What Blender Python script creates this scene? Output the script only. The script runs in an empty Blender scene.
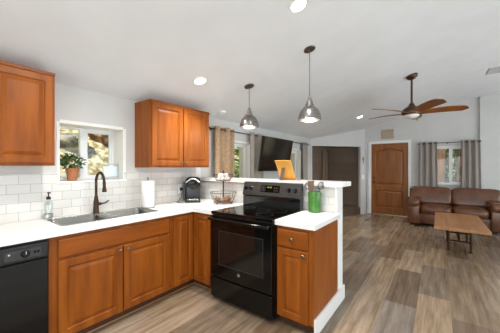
import bpy, bmesh, math, random
from mathutils import Vector, Matrix, noise
random.seed(7)
S = bpy.context.scene
COL = S.collection
PI = math.pi

# ------------------------------------------------------------------ camera
cd = bpy.data.cameras.new('camera')
cd.sensor_width = 36.0
cd.lens = 252.0 / 500.0 * 36.0
cd.shift_y = 0.001
cd.clip_start = 0.05
cam = bpy.data.objects.new('camera', cd)
cam.location = (0, 0, 1.375)
cam.rotation_euler = (PI / 2, 0, math.atan(188 / 252))
COL.objects.link(cam)
S.camera = cam

# ------------------------------------------------------------------ world, sun, big lights, exposure
W = bpy.data.worlds.new('sky')
S.world = W
W.use_nodes = True
wn = W.node_tree
wn.nodes.clear()
wo = wn.nodes.new('ShaderNodeOutputWorld')
wb = wn.nodes.new('ShaderNodeBackground')
ws = wn.nodes.new('ShaderNodeTexSky')
ws.sky_type = 'HOSEK_WILKIE'
ws.turbidity = 4.0
ws.sun_direction = Vector((0.1, -0.6, 0.75)).normalized()
wb.inputs['Strength'].default_value = 1.3
wn.links.new(ws.outputs[0], wb.inputs[0])
wn.links.new(wb.outputs[0], wo.inputs[0])

def light(name, kind, loc, energy, color=(1, 1, 1), direction=None, size=None, size_y=None):
    l = bpy.data.lights.new(name, kind)
    l.energy = energy
    l.color = color
    if kind == 'AREA':
        l.shape = 'RECTANGLE' if size_y else 'DISK'
        l.size = size
        if size_y:
            l.size_y = size_y
    elif kind == 'SUN':
        l.angle = size
    else:
        l.shadow_soft_size = size
    o = bpy.data.objects.new(name, l)
    o.location = loc
    if direction:
        o.rotation_euler = Vector(direction).to_track_quat('-Z', 'Y').to_euler()
    COL.objects.link(o)
    return o

light('sun', 'SUN', (0, -6, 9), 7.5, (1.0, 0.95, 0.86), (-0.03, 0.62, -0.78), math.radians(2))
# added fill lights, unseen, behind and beside the camera, brightening room and ceiling
light('fill_back', 'AREA', (0.6, -2.3, 1.45), 112, (0.88, 0.965, 1.0), (-0.08, 1, 0.42), 4.5, 2.2)
light('fill_side', 'AREA', (3.3, 3.7, 1.4), 145, (0.86, 0.95, 1.0), (-1, 0.0, 0.22), 7.0, 2.1)
S.view_settings.view_transform = 'Standard'
S.view_settings.look = 'None'
S.view_settings.gamma = 1.0
S.view_settings.use_curve_mapping = False
S.view_settings.exposure = 0.35
S.cycles.max_bounces = 8
S.cycles.diffuse_bounces = 5
S.cycles.use_denoising = True
S.cycles.sample_clamp_indirect = 6.0

# ------------------------------------------------------------------ materials
def lin(h):
    h = h.lstrip('#')
    out = []
    for i in (0, 2, 4):
        c = int(h[i:i + 2], 16) / 255
        out.append(c / 12.92 if c <= 0.04045 else ((c + 0.055) / 1.055) ** 2.4)
    return (*out, 1.0)

def base(name):
    m = bpy.data.materials.new(name)
    m.use_nodes = True
    nt = m.node_tree
    return m, nt, nt.nodes['Principled BSDF']

def N(nt, kind, **kw):
    n = nt.nodes.new(kind)
    for k, v in kw.items():
        setattr(n, k, v)
    return n

def ramp(nt, stops):
    r = N(nt, 'ShaderNodeValToRGB')
    e = r.color_ramp.elements
    while len(e) < len(stops):
        e.new(0.5)
    for i, (p, c) in enumerate(stops):
        e[i].position = p
        e[i].color = c
    return r

def mat(name, c1, c2=None, scale=(8, 8, 8), rough=0.5, metal=0.0, detail=4, bump=0.0, spec=0.5, lo=0.35, hi=0.65, coat=0.0):
    """colour varied by noise between c1 and c2, in object coordinates"""
    m, nt, b = base(name)
    b.inputs['Roughness'].default_value = rough
    b.inputs['Metallic'].default_value = metal
    b.inputs['Specular IOR Level'].default_value = spec
    b.inputs['Coat Weight'].default_value = coat
    b.inputs['Coat Roughness'].default_value = 0.12
    tc = N(nt, 'ShaderNodeTexCoord')
    mp = N(nt, 'ShaderNodeMapping')
    mp.inputs['Scale'].default_value = scale
    nz = N(nt, 'ShaderNodeTexNoise')
    nz.inputs['Scale'].default_value = 1.0
    nz.inputs['Detail'].default_value = detail
    nt.links.new(tc.outputs['Object'], mp.inputs[0])
    nt.links.new(mp.outputs[0], nz.inputs['Vector'])
    r = ramp(nt, [(lo, lin(c1)), (hi, lin(c2 or c1))])
    nt.links.new(nz.outputs['Fac'], r.inputs[0])
    nt.links.new(r.outputs[0], b.inputs['Base Color'])
    if bump:
        bp = N(nt, 'ShaderNodeBump')
        bp.inputs['Strength'].default_value = bump
        bp.inputs['Distance'].default_value = 0.01
        nt.links.new(nz.outputs['Fac'], bp.inputs['Height'])
        nt.links.new(bp.outputs[0], b.inputs['Normal'])
    return m

def emit(name, c, strength):
    m, nt, b = base(name)
    b.inputs['Base Color'].default_value = lin(c)
    b.inputs['Emission Color'].default_value = lin(c)
    b.inputs['Emission Strength'].default_value = strength
    return m

def clear(name, tint='#f8fcfd', gloss=0.025):
    m, nt, b = base(name)
    nt.nodes.remove(b)
    t = N(nt, 'ShaderNodeBsdfTransparent')
    t.inputs[0].default_value = lin(tint)
    g = N(nt, 'ShaderNodeBsdfGlossy')
    g.inputs['Roughness'].default_value = 0.02
    mx = N(nt, 'ShaderNodeMixShader')
    mx.inputs[0].default_value = gloss
    nt.links.new(t.outputs[0], mx.inputs[1])
    nt.links.new(g.outputs[0], mx.inputs[2])
    nt.links.new(mx.outputs[0], nt.nodes['Material Output'].inputs[0])
    return m

def brick_mat(name, axes, w, h, mortar, off, stops, mortar_c, rough, grain=None, bump=0.3, offset=0.5, zero=(0, 0)):
    """bricks, tiles or planks laid in the two world axes given"""
    m, nt, b = base(name)
    b.inputs['Roughness'].default_value = rough
    g = N(nt, 'ShaderNodeNewGeometry')
    sp = N(nt, 'ShaderNodeSeparateXYZ')
    nt.links.new(g.outputs['Position'], sp.inputs[0])
    cb = N(nt, 'ShaderNodeCombineXYZ')
    for i, a in enumerate(axes):
        ad = N(nt, 'ShaderNodeMath', operation='SUBTRACT')
        ad.inputs[1].default_value = zero[i]
        nt.links.new(sp.outputs[a], ad.inputs[0])
        nt.links.new(ad.outputs[0], cb.inputs[i])
    br = N(nt, 'ShaderNodeTexBrick')
    br.offset = offset
    br.inputs['Scale'].default_value = 1.0
    br.inputs['Brick Width'].default_value = w
    br.inputs['Row Height'].default_value = h
    br.inputs['Mortar Size'].default_value = mortar
    br.inputs['Mortar Smooth'].default_value = 0.1
    br.inputs['Bias'].default_value = 0.0
    br.inputs['Color1'].default_value = (0, 0, 0, 1)
    br.inputs['Color2'].default_value = (1, 1, 1, 1)
    br.inputs['Mortar'].default_value = (0.5, 0.5, 0.5, 1)
    nt.links.new(cb.outputs[0], br.inputs['Vector'])
    r = ramp(nt, stops)
    nt.links.new(br.outputs['Color'], r.inputs[0])
    col = r.outputs[0]
    if grain:
        mp = N(nt, 'ShaderNodeMapping')
        mp.inputs['Scale'].default_value = grain[0]
        nt.links.new(g.outputs['Position'], mp.inputs[0])
        nz = N(nt, 'ShaderNodeTexNoise')
        nz.inputs['Scale'].default_value = 1.0
        nz.inputs['Detail'].default_value = 6
        nz.inputs['Roughness'].default_value = 0.65
        nt.links.new(mp.outputs[0], nz.inputs['Vector'])
        gr = ramp(nt, [(0.3, lin(grain[1])), (0.7, lin(grain[2]))])
        nt.links.new(nz.outputs['Fac'], gr.inputs[0])
        mx = N(nt, 'ShaderNodeMix', data_type='RGBA', blend_type='MULTIPLY')
        mx.inputs[0].default_value = 1.0
        nt.links.new(col, mx.inputs[6])
        nt.links.new(gr.outputs[0], mx.inputs[7])
        col = mx.outputs[2]
    mm = N(nt, 'ShaderNodeMix', data_type='RGBA')
    nt.links.new(br.outputs['Fac'], mm.inputs[0])
    nt.links.new(col, mm.inputs[6])
    mm.inputs[7].default_value = lin(mortar_c)
    nt.links.new(mm.outputs[2], b.inputs['Base Color'])
    bp = N(nt, 'ShaderNodeBump', invert=True)
    bp.inputs['Strength'].default_value = bump
    bp.inputs['Distance'].default_value = 0.002
    nt.links.new(br.outputs['Fac'], bp.inputs['Height'])
    nt.links.new(bp.outputs[0], b.inputs['Normal'])
    return m

M = {}
M['paint'] = mat('wall paint', '#cbcac8', '#cfcecc', (3, 3, 3), 0.75)
M['ceil'] = mat('ceiling paint', '#e6e7e8', '#eaebec', (3, 3, 3), 0.85)
M['white'] = mat('white trim paint', '#e9e8e5', '#eeedea', (4, 4, 4), 0.45)
M['vinyl'] = mat('white vinyl', '#eef0f1', '#f4f5f6', (4, 4, 4), 0.35)
M['quartz'] = mat('white quartz', '#eeedeb', '#f3f2f0', (5, 5, 5), 0.22)
M['wood'] = mat('cherry stained maple', '#7c3f0f', '#985317', (14, 14, 1.6), 0.38, spec=0.22, detail=6)
M['wood_h'] = mat('cherry stained maple, level grain', '#783c0e', '#924e15', (14, 1.6, 14), 0.38, spec=0.22, detail=6)
M['wood_hx'] = mat('cherry stained maple, cross grain', '#783c0e', '#924e15', (1.6, 14, 14), 0.38, spec=0.22, detail=6)
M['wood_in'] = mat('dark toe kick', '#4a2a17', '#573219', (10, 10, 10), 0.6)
M['bronze'] = mat('oil rubbed bronze', '#3a2c22', '#54402f', (30, 30, 30), 0.32, 0.85)
M['knob'] = mat('aged pewter', '#6e6358', '#8b7f72', (40, 40, 40), 0.3, 0.9)
M['steel'] = mat('brushed steel', '#8a8985', '#9b9a96', (60, 4, 60), 0.24, 1.0)
M['nickel'] = mat('brushed nickel', '#85827f', '#9b9895', (6, 6, 80), 0.3, 1.0)
M['black'] = mat('black enamel', '#070707', '#090909', (8, 8, 8), 0.1, spec=0.38)
M['black_s'] = mat('satin black', '#0f0f0e', '#131312', (20, 20, 20), 0.38)
M['blackglass'] = mat('black glass', '#040404', '#060606', (4, 4, 4), 0.05, spec=0.6)
M['ovenglass'] = mat('oven window glass', '#141312', '#191816', (4, 4, 4), 0.06, spec=0.6)
M['guard'] = mat('dark brushed steel', '#4b4a49', '#5a5958', (4, 60, 60), 0.3, 0.75)
M['rubber'] = mat('black rubber', '#121212', '#191919', (20, 20, 20), 0.7)
M['grey_plastic'] = mat('charcoal plastic', '#2b2b2c', '#343435', (20, 20, 20), 0.35)
M['silver'] = mat('silver plastic', '#b9babb', '#cfd0d0', (20, 20, 20), 0.25, 0.7)
M['paper'] = mat('white paper', '#f0efed', '#f8f7f5', (30, 30, 30), 0.9)
M['green'] = mat('green glaze', '#366a25', '#457a31', (25, 25, 25), 0.15, spec=0.6)
M['egg'] = mat('egg shell', '#f1ece4', '#faf6f0', (20, 20, 20), 0.5)
M['fruit'] = mat('brown fruit skin', '#7a4a2a', '#a06a40', (40, 40, 40), 0.5)
M['spoonwood'] = mat('spatula wood', '#5c4630', '#6b5239', (20, 20, 3), 0.55)
M['terracotta'] = mat('terracotta', '#a5663f', '#b87a50', (15, 15, 15), 0.8)
M['soil'] = mat('potting soil', '#2b2018', '#3a2c20', (80, 80, 80), 0.95)
M['leaf'] = mat('dark green leaves', '#2c4a24', '#4a6b35', (30, 30, 30), 0.5)
M['kraft'] = mat('orange tan board', '#d99a3f', '#e3a94f', (6, 6, 6), 0.6)
M['kraft_d'] = mat('brown strut', '#553e2a', '#634a33', (10, 10, 10), 0.6)
M['leather'] = mat('brown leather', '#54301a', '#6b4026', (5, 5, 5), 0.25, detail=5, bump=0.15, spec=0.55)
M['oak'] = mat('honey table wood', '#9c6a40', '#b58050', (14, 2, 14), 0.3, detail=6)
M['pipe'] = mat('dark iron pipe', '#3a2d24', '#4c3a2d', (30, 30, 30), 0.4, 0.8)
M['fanmetal'] = mat('fan bronze', '#4a3426', '#5b4231', (20, 20, 20), 0.35, 0.6)
M['fanwood'] = mat('fan blade wood', '#7c4a22', '#935b2c', (6, 6, 6), 0.35, detail=6)
M['fanglass'] = mat('frosted glass bowl', '#e6e2da', '#efece6', (5, 5, 5), 0.3)
M['rod'] = mat('dark curtain rod', '#3b332d', '#4a4038', (20, 20, 20), 0.4, 0.5)
M['doorwood'] = mat('entry door wood', '#7a4412', '#96591d', (18, 18, 1.6), 0.38, detail=6)
M['tanframe'] = mat('tan plaque frame', '#b59a7c', '#c2a98c', (10, 10, 10), 0.6)
M['tanface'] = mat('tan plaque face', '#a79b8b', '#b3a898', (60, 10, 60), 0.7)
M['ventmetal'] = mat('grey register', '#b4b4b4', '#bebebe', (10, 10, 10), 0.5)
M['tvblack'] = mat('television screen', '#1c1511', '#211914', (3, 3, 3), 0.12, spec=0.6)  # brown reflection of the floor is put into the screen colour
M['tvbezel'] = mat('television bezel', '#0d0d0d', '#141414', (10, 10, 10), 0.35)
M['curtain'] = mat('tan curtain weave', '#a08468', '#b5997b', (25, 25, 25), 0.9, detail=3)
M['curtain_g'] = mat('taupe grey curtain weave', '#99908a', '#a59c95', (60, 60, 60), 0.9, detail=3)
M['curtain_w'] = mat('grey beige curtain weave', '#a0968c', '#ada399', (60, 60, 60), 0.9, detail=3)
M['bark'] = mat('pine bark', '#4f3828', '#7a5a42', (12, 12, 3), 0.95, bump=0.5)
M['needles'] = mat('tree leaves', '#3f5a2a', '#7c9a55', (4, 4, 4), 0.7)
M['needles2'] = mat('pale tree leaves', '#6d8550', '#a9bd83', (4, 4, 4), 0.7)
M['rock'] = mat('granite boulder', '#5f6052', '#a8a494', (7, 7, 7), 0.95, detail=9, bump=1.0)
M['rock_b'] = mat('rusty boulder', '#6e4c34', '#c2a582', (7, 7, 7), 0.95, detail=9, bump=1.0, lo=.4, hi=.6)
M['dirt'] = mat('dry grass slope', '#80704c', '#d4c6a0', (9, 9, 9), 0.95, detail=9, bump=0.8, lo=.4, hi=.6)
M['outground'] = mat('forest ground', '#8f8a66', '#b5ad86', (3, 3, 3), 0.95, detail=8)
M['glass'] = clear('window glass')
M['bottle'] = clear('clear bottle', '#f7faf9', 0.08)
M['lamp'] = emit('lamp diffuser', '#fff8ec', 14)
M['bulb'] = emit('pendant bulb', '#fff2dc', 4)
M['digits'] = emit('clock digits', '#5f7a1e', 0.25)
M['tile'] = brick_mat('white subway tile', (1, 2), 0.1524, 0.0785, 0.0018, 0.5,
                      [(0.0, lin('#d0cdc8')), (1.0, lin('#dcd9d5'))], '#a8a39c', 0.2, zero=(0, 0.914))
M['tile_x'] = brick_mat('white subway tile on bar wall', (0, 2), 0.1524, 0.0785, 0.0018, 0.5,
                        [(0.0, lin('#d0cdc8')), (1.0, lin('#dcd9d5'))], '#a8a39c', 0.2, zero=(0.02, 0.914))
M['floor'] = brick_mat('patchwork plank floor', (1, 0), 1.0, 0.27, 0.0012, 0.37,
                       [(0.0, lin('#7d6957')), (0.28, lin('#a38c73')), (0.5, lin('#8f8070')), (0.72, lin('#bca386')), (1.0, lin('#9c9085'))],
                       '#6b5a4a', 0.27, grain=((20, 1.6, 5), '#a89c90', '#ffffff'), bump=0.15, offset=0.37, zero=(0.3, 0.1))
M['niche'] = brick_mat('dark brown niche tile', (1, 2), 0.6, 0.3, 0.004, 0.5,
                       [(0.0, lin('#6d5c4e')), (1.0, lin('#79685a'))], '#5a4a3e', 0.4, bump=0.3)
M['niche_x'] = brick_mat('dark brown niche tile on end', (0, 2), 0.6, 0.3, 0.004, 0.5,
                         [(0.0, lin('#6d5c4e')), (1.0, lin('#79685a'))], '#5a4a3e', 0.4, bump=0.3)
M['hearth'] = mat('dark hearth stone', '#5a4a3d', '#665547', (8, 8, 8), 0.5)
M['board'] = mat('dark brown board', '#7a6450', '#876f5a', (12, 12, 2), 0.45)

# ------------------------------------------------------------------ helpers
def root_loc(o):
    v = Vector((0, 0, 0))
    while o is not None:
        v += o.location
        o = o.parent
    return v

def obj(name, bm, m, parent=None, smooth=False, solid=0.0, sub=0):
    """link a bmesh given in WORLD coordinates as one mesh object"""
    if parent is not None:
        bmesh.ops.translate(bm, vec=-root_loc(parent), verts=bm.verts)
    bmesh.ops.recalc_face_normals(bm, faces=bm.faces)
    me = bpy.data.meshes.new(name)
    bm.to_mesh(me)
    bm.free()
    if smooth:
        for p in me.polygons:
            p.use_smooth = True
        try:
            me.set_sharp_from_angle(angle=math.radians(40))
        except Exception:
            pass
    me.materials.append(M[m])
    o = bpy.data.objects.new(name, me)
    COL.objects.link(o)
    if parent is not None:
        o.parent = parent
    if solid:
        md = o.modifiers.new('thickness', 'SOLIDIFY')
        md.thickness = solid
        md.offset = 0
    if sub:
        md = o.modifiers.new('smooth', 'SUBSURF')
        md.levels = md.render_levels = sub
    return o

def tag(o, label, cat, group=None, kind=None):
    o['label'] = label
    o['category'] = cat
    if group:
        o['group'] = group
    if kind:
        o['kind'] = kind
    return o

def thing(name, label, cat, loc, group=None):
    o = bpy.data.objects.new(name, None)
    o.empty_display_size = 0.1
    o.location = loc
    COL.objects.link(o)
    return tag(o, label, cat, group)

def struct(name, bm, m, parent=None, **k):
    o = obj(name, bm, m, parent, **k)
    if parent is None:
        o['kind'] = 'structure'
    return o

def structure(name, loc):
    o = bpy.data.objects.new(name, None)
    o.location = loc
    COL.objects.link(o)
    o['kind'] = 'structure'
    return o

def copy_tree(o, parent=None):
    c = o.copy()
    COL.objects.link(c)
    if parent is not None:
        c.parent = parent
    for ch in list(o.children):
        copy_tree(ch, c)
    return c

def B():
    return bmesh.new()

def box(bm, x0, x1, y0, y1, z0, z1, bev=0.0, seg=2, mx=None):
    xs, ys, zs = sorted((x0, x1)), sorted((y0, y1)), sorted((z0, z1))
    t = bmesh.new()
    v = [t.verts.new((x, y, z)) for x in xs for y in ys for z in zs]
    for f in ((0, 1, 3, 2), (4, 6, 7, 5), (0, 4, 5, 1), (2, 3, 7, 6), (0, 2, 6, 4), (1, 5, 7, 3)):
        t.faces.new([v[i] for i in f])
    if bev:
        bmesh.ops.bevel(t, geom=list(t.edges), offset=bev, segments=seg, affect='EDGES', profile=0.5)
    if mx is not None:
        t.transform(mx)
    merge(bm, t)
    return bm

def merge(bm, t):
    idx = {}
    for v in t.verts:
        idx[v.index if v.index >= 0 else id(v)] = None
    t.verts.index_update()
    new = [bm.verts.new(v.co) for v in t.verts]
    for f in t.faces:
        try:
            bm.faces.new([new[v.index] for v in f.verts])
        except ValueError:
            pass
    t.free()

def frame_of(d):
    d = Vector(d).normalized()
    a = Vector((0, 0, 1)) if abs(d.z) < 0.9 else Vector((1, 0, 0))
    x = a.cross(d).normalized()
    return x, d.cross(x).normalized(), d

def ring_loft(bm, rings, cap0=True, cap1=True, closed=False):
    vr = [[bm.verts.new(p) for p in r] for r in rings]
    n = len(vr[0])
    L = len(vr)
    for i in range(L if closed else L - 1):
        a, b = vr[i], vr[(i + 1) % L]
        for k in range(n):
            bm.faces.new((a[k], a[(k + 1) % n], b[(k + 1) % n], b[k]))
    if not closed:
        if cap0:
            bm.faces.new(vr[0][::-1])
        if cap1:
            bm.faces.new(vr[-1])
    return bm

def lathe(bm, c, prof, n=24, axis=(0, 0, 1), cap0=True, cap1=True):
    x, y, z = frame_of(axis)
    c = Vector(c)
    rings = []
    for r, h in prof:
        r = max(r, 0.0004)
        rings.append([c + z * h + (x * math.cos(2 * PI * k / n) + y * math.sin(2 * PI * k / n)) * r for k in range(n)])
    return ring_loft(bm, rings, cap0, cap1)

def cyl(bm, p0, p1, r0, r1=None, n=16):
    p0, p1 = Vector(p0), Vector(p1)
    return lathe(bm, p0, [(r0, 0), (r1 if r1 is not None else r0, (p1 - p0).length)], n, p1 - p0)

def tube(bm, pts, r, n=8, closed=False):
    pts = [Vector(p) for p in pts]
    L = len(pts)
    rings = []
    prev = None
    for i, p in enumerate(pts):
        a = pts[(i - 1) % L] if (i or closed) else p
        b = pts[(i + 1) % L] if (i < L - 1 or closed) else p
        d = (b - a).normalized()
        if prev is None:
            x, y, _ = frame_of(d)
        else:
            x = (prev - d * prev.dot(d)).normalized()
            y = d.cross(x)
        prev = x
        rr = r[i] if isinstance(r, (list, tuple)) else r
        rings.append([p + (x * math.cos(2 * PI * k / n) + y * math.sin(2 * PI * k / n)) * rr for k in range(n)])
    return ring_loft(bm, rings, closed=closed)

def circle_pts(c, r, n=24, axis=(0, 0, 1)):
    x, y, _ = frame_of(axis)
    c = Vector(c)
    return [c + (x * math.cos(2 * PI * k / n) + y * math.sin(2 * PI * k / n)) * r for k in range(n)]

def sphere(bm, c, r, sx=1, sy=1, sz=1, sub=2, nz=0.0, seed=0):
    t = bmesh.new()
    bmesh.ops.create_icosphere(t, subdivisions=sub, radius=1.0)
    for v in t.verts:
        k = 1.0
        if nz:
            k += nz * noise.noise(v.co * 1.6 + Vector((seed * 3.1, seed * 1.7, seed)))
            k += nz * 0.4 * noise.noise(v.co * 4 + Vector((seed, seed * 2.3, 5)))
        v.co = Vector((v.co.x * sx, v.co.y * sy, v.co.z * sz)) * r * k + Vector(c)
    merge(bm, t)
    return bm

def poly_prism(bm, pts2, z0, z1):
    a = [bm.verts.new((x, y, z0)) for x, y in pts2]
    b = [bm.verts.new((x, y, z1)) for x, y in pts2]
    n = len(a)
    bm.faces.new(a[::-1])
    bm.faces.new(b)
    for i in range(n):
        bm.faces.new((a[i], a[(i + 1) % n], b[(i + 1) % n], b[i]))
    return bm

def panel(bm, O, u, n, w, h, t=0.02, raised=True, stile=0.055):
    """raised-panel door leaf: O lower corner on the carcass face, u along the width, n outwards"""
    O, u, n = Vector(O), Vector(u).normalized(), Vector(n).normalized()
    z = Vector((0, 0, 1))
    if raised:
        prof = [(0, 0), (0, t - 0.005), (0.005, t), (stile, t), (stile + 0.006, t - 0.009), (stile + 0.012, t - 0.010),
                (stile + 0.040, t - 0.001), (stile + 0.042, t - 0.001)]
    else:
        prof = [(0, 0), (0, t - 0.006), (0.008, t), (0.010, t)]
    rings = []
    for ins, dep in prof:
        rings.append([O + u * a + z * b + n * dep for a, b in ((ins, ins), (w - ins, ins), (w - ins, h - ins), (ins, h - ins))])
    return ring_loft(bm, rings)

def knob(parent, p, n, m='knob', name='knob'):
    bm = B()
    lathe(bm, p, [(0.006, 0), (0.006, 0.012), (0.015, 0.017), (0.016, 0.023), (0.010, 0.029), (0.002, 0.030)], 14, n)
    return obj(name, bm, m, parent, smooth=True)

def soft_box(bm, c, size, e=4.0, nu=20, nv=12, crown=0.0, mx=None):
    """cushion: superellipsoid of the given full size"""
    def sp(x, p):
        return math.copysign(abs(x) ** p, x)
    rings = []
    ex = 2.0 / e
    for j in range(nv + 1):
        ph = -PI / 2 + PI * j / nv
        ph = max(-PI / 2 + 0.02, min(PI / 2 - 0.02, ph))
        ring = []
        for i in range(nu * 2):
            th = PI * i / nu
            x = sp(math.cos(ph), ex) * sp(math.cos(th), ex)
            y = sp(math.cos(ph), ex) * sp(math.sin(th), ex)
            z = sp(math.sin(ph), ex)
            if crown:
                z += crown * (1 - x * x) * (1 - y * y) * (1 if z > 0 else -0.2)
            p = Vector((x * size[0] / 2, y * size[1] / 2, z * size[2] / 2))
            if mx is not None:
                p = mx @ p
            ring.append(p + Vector(c))
        rings.append(ring)
    return ring_loft(bm, rings)

def ceil_z(x):
    if x < -0.43:
        return 2.15 + 0.30 * (x + 2.83)
    if x < 0.77:
        return 3.05 - 0.125 * (0.77 - x) ** 2
    return 3.05
CEIL_UP = Vector((-0.3, 0, 1)).normalized()

# ------------------------------------------------------------------ room shell
XL, YE = -2.83, 8.15
YB, XR = -2.5, 3.45
ZT = 3.15
bm = B()
box(bm, XL - 0.3, XR + 0.1, YB - 0.1, YE + 0.25, -0.12, 0.0)
struct('floor', bm, 'floor')

bm = B()
cxs = [XL - 0.35] + [-0.43 + 0.1 * k for k in range(13)] + [XR + 0.1]
prof = [(x, ceil_z(x)) for x in cxs] + [(x, ceil_z(x) + 0.15) for x in cxs[::-1]]
ring_loft(bm, [[Vector((x, y, z)) for x, z in prof] for y in (YB - 0.1, YE + 0.25)])
struct('ceiling', bm, 'ceil', smooth=True)

def wall_boxes(bm, axis, a0, a1, b0, b1, z0, ztop, holes):
    """wall slab along one axis with rectangular holes (s0, s1, h0, h1); ztop is a number or a function"""
    cuts = sorted({b0, b1, *[h[0] for h in holes], *[h[1] for h in holes]})
    for s0, s1 in zip(cuts, cuts[1:]):
        spans = [(z0, ztop)]
        for h in holes:
            if h[0] <= s0 + 1e-6 and h[1] >= s1 - 1e-6:
                nspans = []
                for q0, q1 in spans:
                    if h[2] > q0:
                        nspans.append((q0, h[2]))
                    if h[3] < q1:
                        nspans.append((h[3], q1))
                spans = nspans
        for q0, q1 in spans:
            if axis == 'y':
                box(bm, a0, a1, s0, s1, q0, q1)
            else:
                box(bm, s0, s1, a0, a1, q0, q1)

W1 = (0.81, 1.424, 1.235, 1.80)
W2 = (3.02, 3.84, 0.95, 1.815)
W3 = (5.20, 5.98, 0.95, 1.80)
W4 = (-0.10, 0.56, 0.94, 1.885)
bm = B()
wall_boxes(bm, 'y', XL - 0.30, XL, YB, YE + 0.12, 0, 2.16, [W1, W2, W3])
struct('wall_left', bm, 'paint')

# end wall, its top following the slope of the ceiling
bm = B()
def end_seg(x0, x1, z0, top):
    z1a, z1b = (ceil_z(x0) + 0.02, ceil_z(x1) + 0.02) if top is None else (top, top)
    rings = [[Vector((x0, y, z0)), Vector((x1, y, z0)), Vector((x1, y, z1b)), Vector((x0, y, z1a))] for y in (YE, YE + 0.15)]
    ring_loft(bm, rings)
DX0, DX1, DZ = -1.585, -0.655, 2.05
end_seg(XL - 0.3, DX0, 0, None)
end_seg(DX0, DX1, DZ, None)
end_seg(DX1, -0.43, 0, None)
end_seg(-0.43, W4[0], 0, None)
end_seg(W4[0], W4[1], 0, W4[2])
end_seg(W4[0], 0.17, W4[3], None)
end_seg(0.17, W4[1], W4[3], None)
end_seg(W4[1], XR, 0, None)
struct('wall_end', bm, 'paint')
bm = B()
box(bm, 0.80, XR, 8.07, YE + 0.01, 0, 3.06)
struct('wall_end_projection', bm, 'paint')
bm = B()
wall_boxes(bm, 'y', XR - 0.02, XR + 0.1, YB, YE, 0, 3.1, [])
struct('wall_right', bm, 'paint')
bm = B()
wall_boxes(bm, 'x', YB - 0.1, YB, XL, XR, 0, 3.1, [])
struct('wall_back', bm, 'paint')

# corner header across the stove niche
A = Vector((XL, 6.60, 0))
E2 = Vector((-1.72, 7.93, 0))
ad = (E2 - A).normalized()
an = Vector((-ad.y, ad.x, 0))      # into the niche
Ln = (E2 - A).length
bm = B()
def diag_seg(t0, t1, z0, z1):
    rings = []
    for dep in (0, 0.10):
        r = []
        for t, z in ((t0, z0), (t1, z0), (t1, z1), (t0, z1)):
            p = A + ad * t + an * dep
            zz = z if z is not None else ceil_z(p.x) + 0.02
            r.append(Vector((p.x, p.y, zz)))
        rings.append(r)
    ring_loft(bm, rings)
NZ = 1.965
diag_seg(0, Ln - 0.14, NZ, None)
struct('wall_corner', bm, 'paint')
bm = B()
diag_seg(Ln - 0.14, Ln, 0, None)
rings = [[Vector((-1.80, y, 0)), Vector((-1.70, y, 0)), Vector((-1.70, y, ceil_z(-1.70) + .02)), Vector((-1.80, y, ceil_z(-1.80) + .02))] for y in (7.94, YE)]
ring_loft(bm, rings)
struct('wall_corner_jamb', bm, 'paint')
bm = B()
box(bm, XL, XL + 0.012, 6.72, YE, 0, 1.99)
struct('wall_niche_side', bm, 'niche')
bm = B()
box(bm, XL + 0.012, -1.80, YE - 0.012, YE, 0, 1.99)
struct('wall_niche_end', bm, 'niche_x')
bm = B()
poly_prism(bm, [(XL, 6.75), (-1.80, 8.02), (-1.80, YE), (XL, YE)], 1.99, 2.03)
struct('ceiling_niche', bm, 'hearth')
bm = B()
poly_prism(bm, [(XL + 0.012, 6.38), (-2.50, 6.62), (-2.09, 7.08), (-1.80, 7.75), (-1.815, 7.78), (-1.815, YE - 0.012), (XL + 0.012, YE - 0.012)], 0.0, 0.205)
hb = obj('hearth', bm, 'hearth')
tag(hb, 'raised dark brown stone hearth in the corner niche', 'hearth')
t = thing('leaning_board', 'tall narrow dark brown board standing upright inside the corner niche', 'board', (-2.55, 7.72, 0.205))
bm = B(); box(bm, -2.795, -2.765, 7.40, 7.80, 0.205, 1.86, 0.004); obj('panel', bm, 'board', t)
bm = B(); box(bm, -2.80, -2.755, 7.80, 7.86, 0.205, 1.90, 0.006); obj('edge_strip', bm, 'fanmetal', t)

# bar wall (half wall) behind the range
bm = B()
box(bm, XL, -0.812, 2.56, 2.70, 0, 1.175)
struct('wall_bar', bm, 'paint')
bm = B()
box(bm, XL + 0.012, -0.832, 2.548, 2.56, 0.914, 1.175)
struct('trim_bar_tile', bm, 'tile_x')
bm = B()
box(bm, -0.832, -0.806, 2.545, 2.56, 0, 1.175, 0.002)
box(bm, -0.812, -0.804, 2.545, 2.705, 0, 1.175, 0.002)
struct('trim_bar_end', bm, 'white')
bm = B()
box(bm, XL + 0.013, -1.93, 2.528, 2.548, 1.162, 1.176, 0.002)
struct('trim_bar_shadow', bm, 'oak')  # added tan strip standing in for the shadow line under the bar top
bm = B()
box(bm, XL, XL + 0.02, 2.46, 2.548, 0.914, 1.37, 0.002)
struct('trim_tile_end', bm, 'white')
# subway tile on the sink wall, cut round the window
bm = B()
wall_boxes(bm, 'y', XL, XL + 0.012, YB + 0.2, 2.46, 0.90, 1.315, [(W1[0], W1[1], 1.222, 1.315)])
struct('trim_backsplash', bm, 'tile')

# baseboards
bm = B()
box(bm, -1.69, -1.665, YE - 0.014, YE, 0, 0.10)
box(bm, -0.575, 0.80, YE - 0.014, YE, 0, 0.10, 0.003)
box(bm, 0.80, XR, 8.056, 8.07, 0, 0.10, 0.003)
struct('baseboard_end', bm, 'white')
bm = B()
box(bm, XL, XL + 0.014, 2.72, 6.36, 0, 0.10, 0.003)
struct('baseboard_left', bm, 'white')
bm = B()
box(bm, -0.803, -0.785, 1.935, 2.72, 0.0, 0.14, 0.003)
struct('baseboard_bar', bm, 'white')

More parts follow.
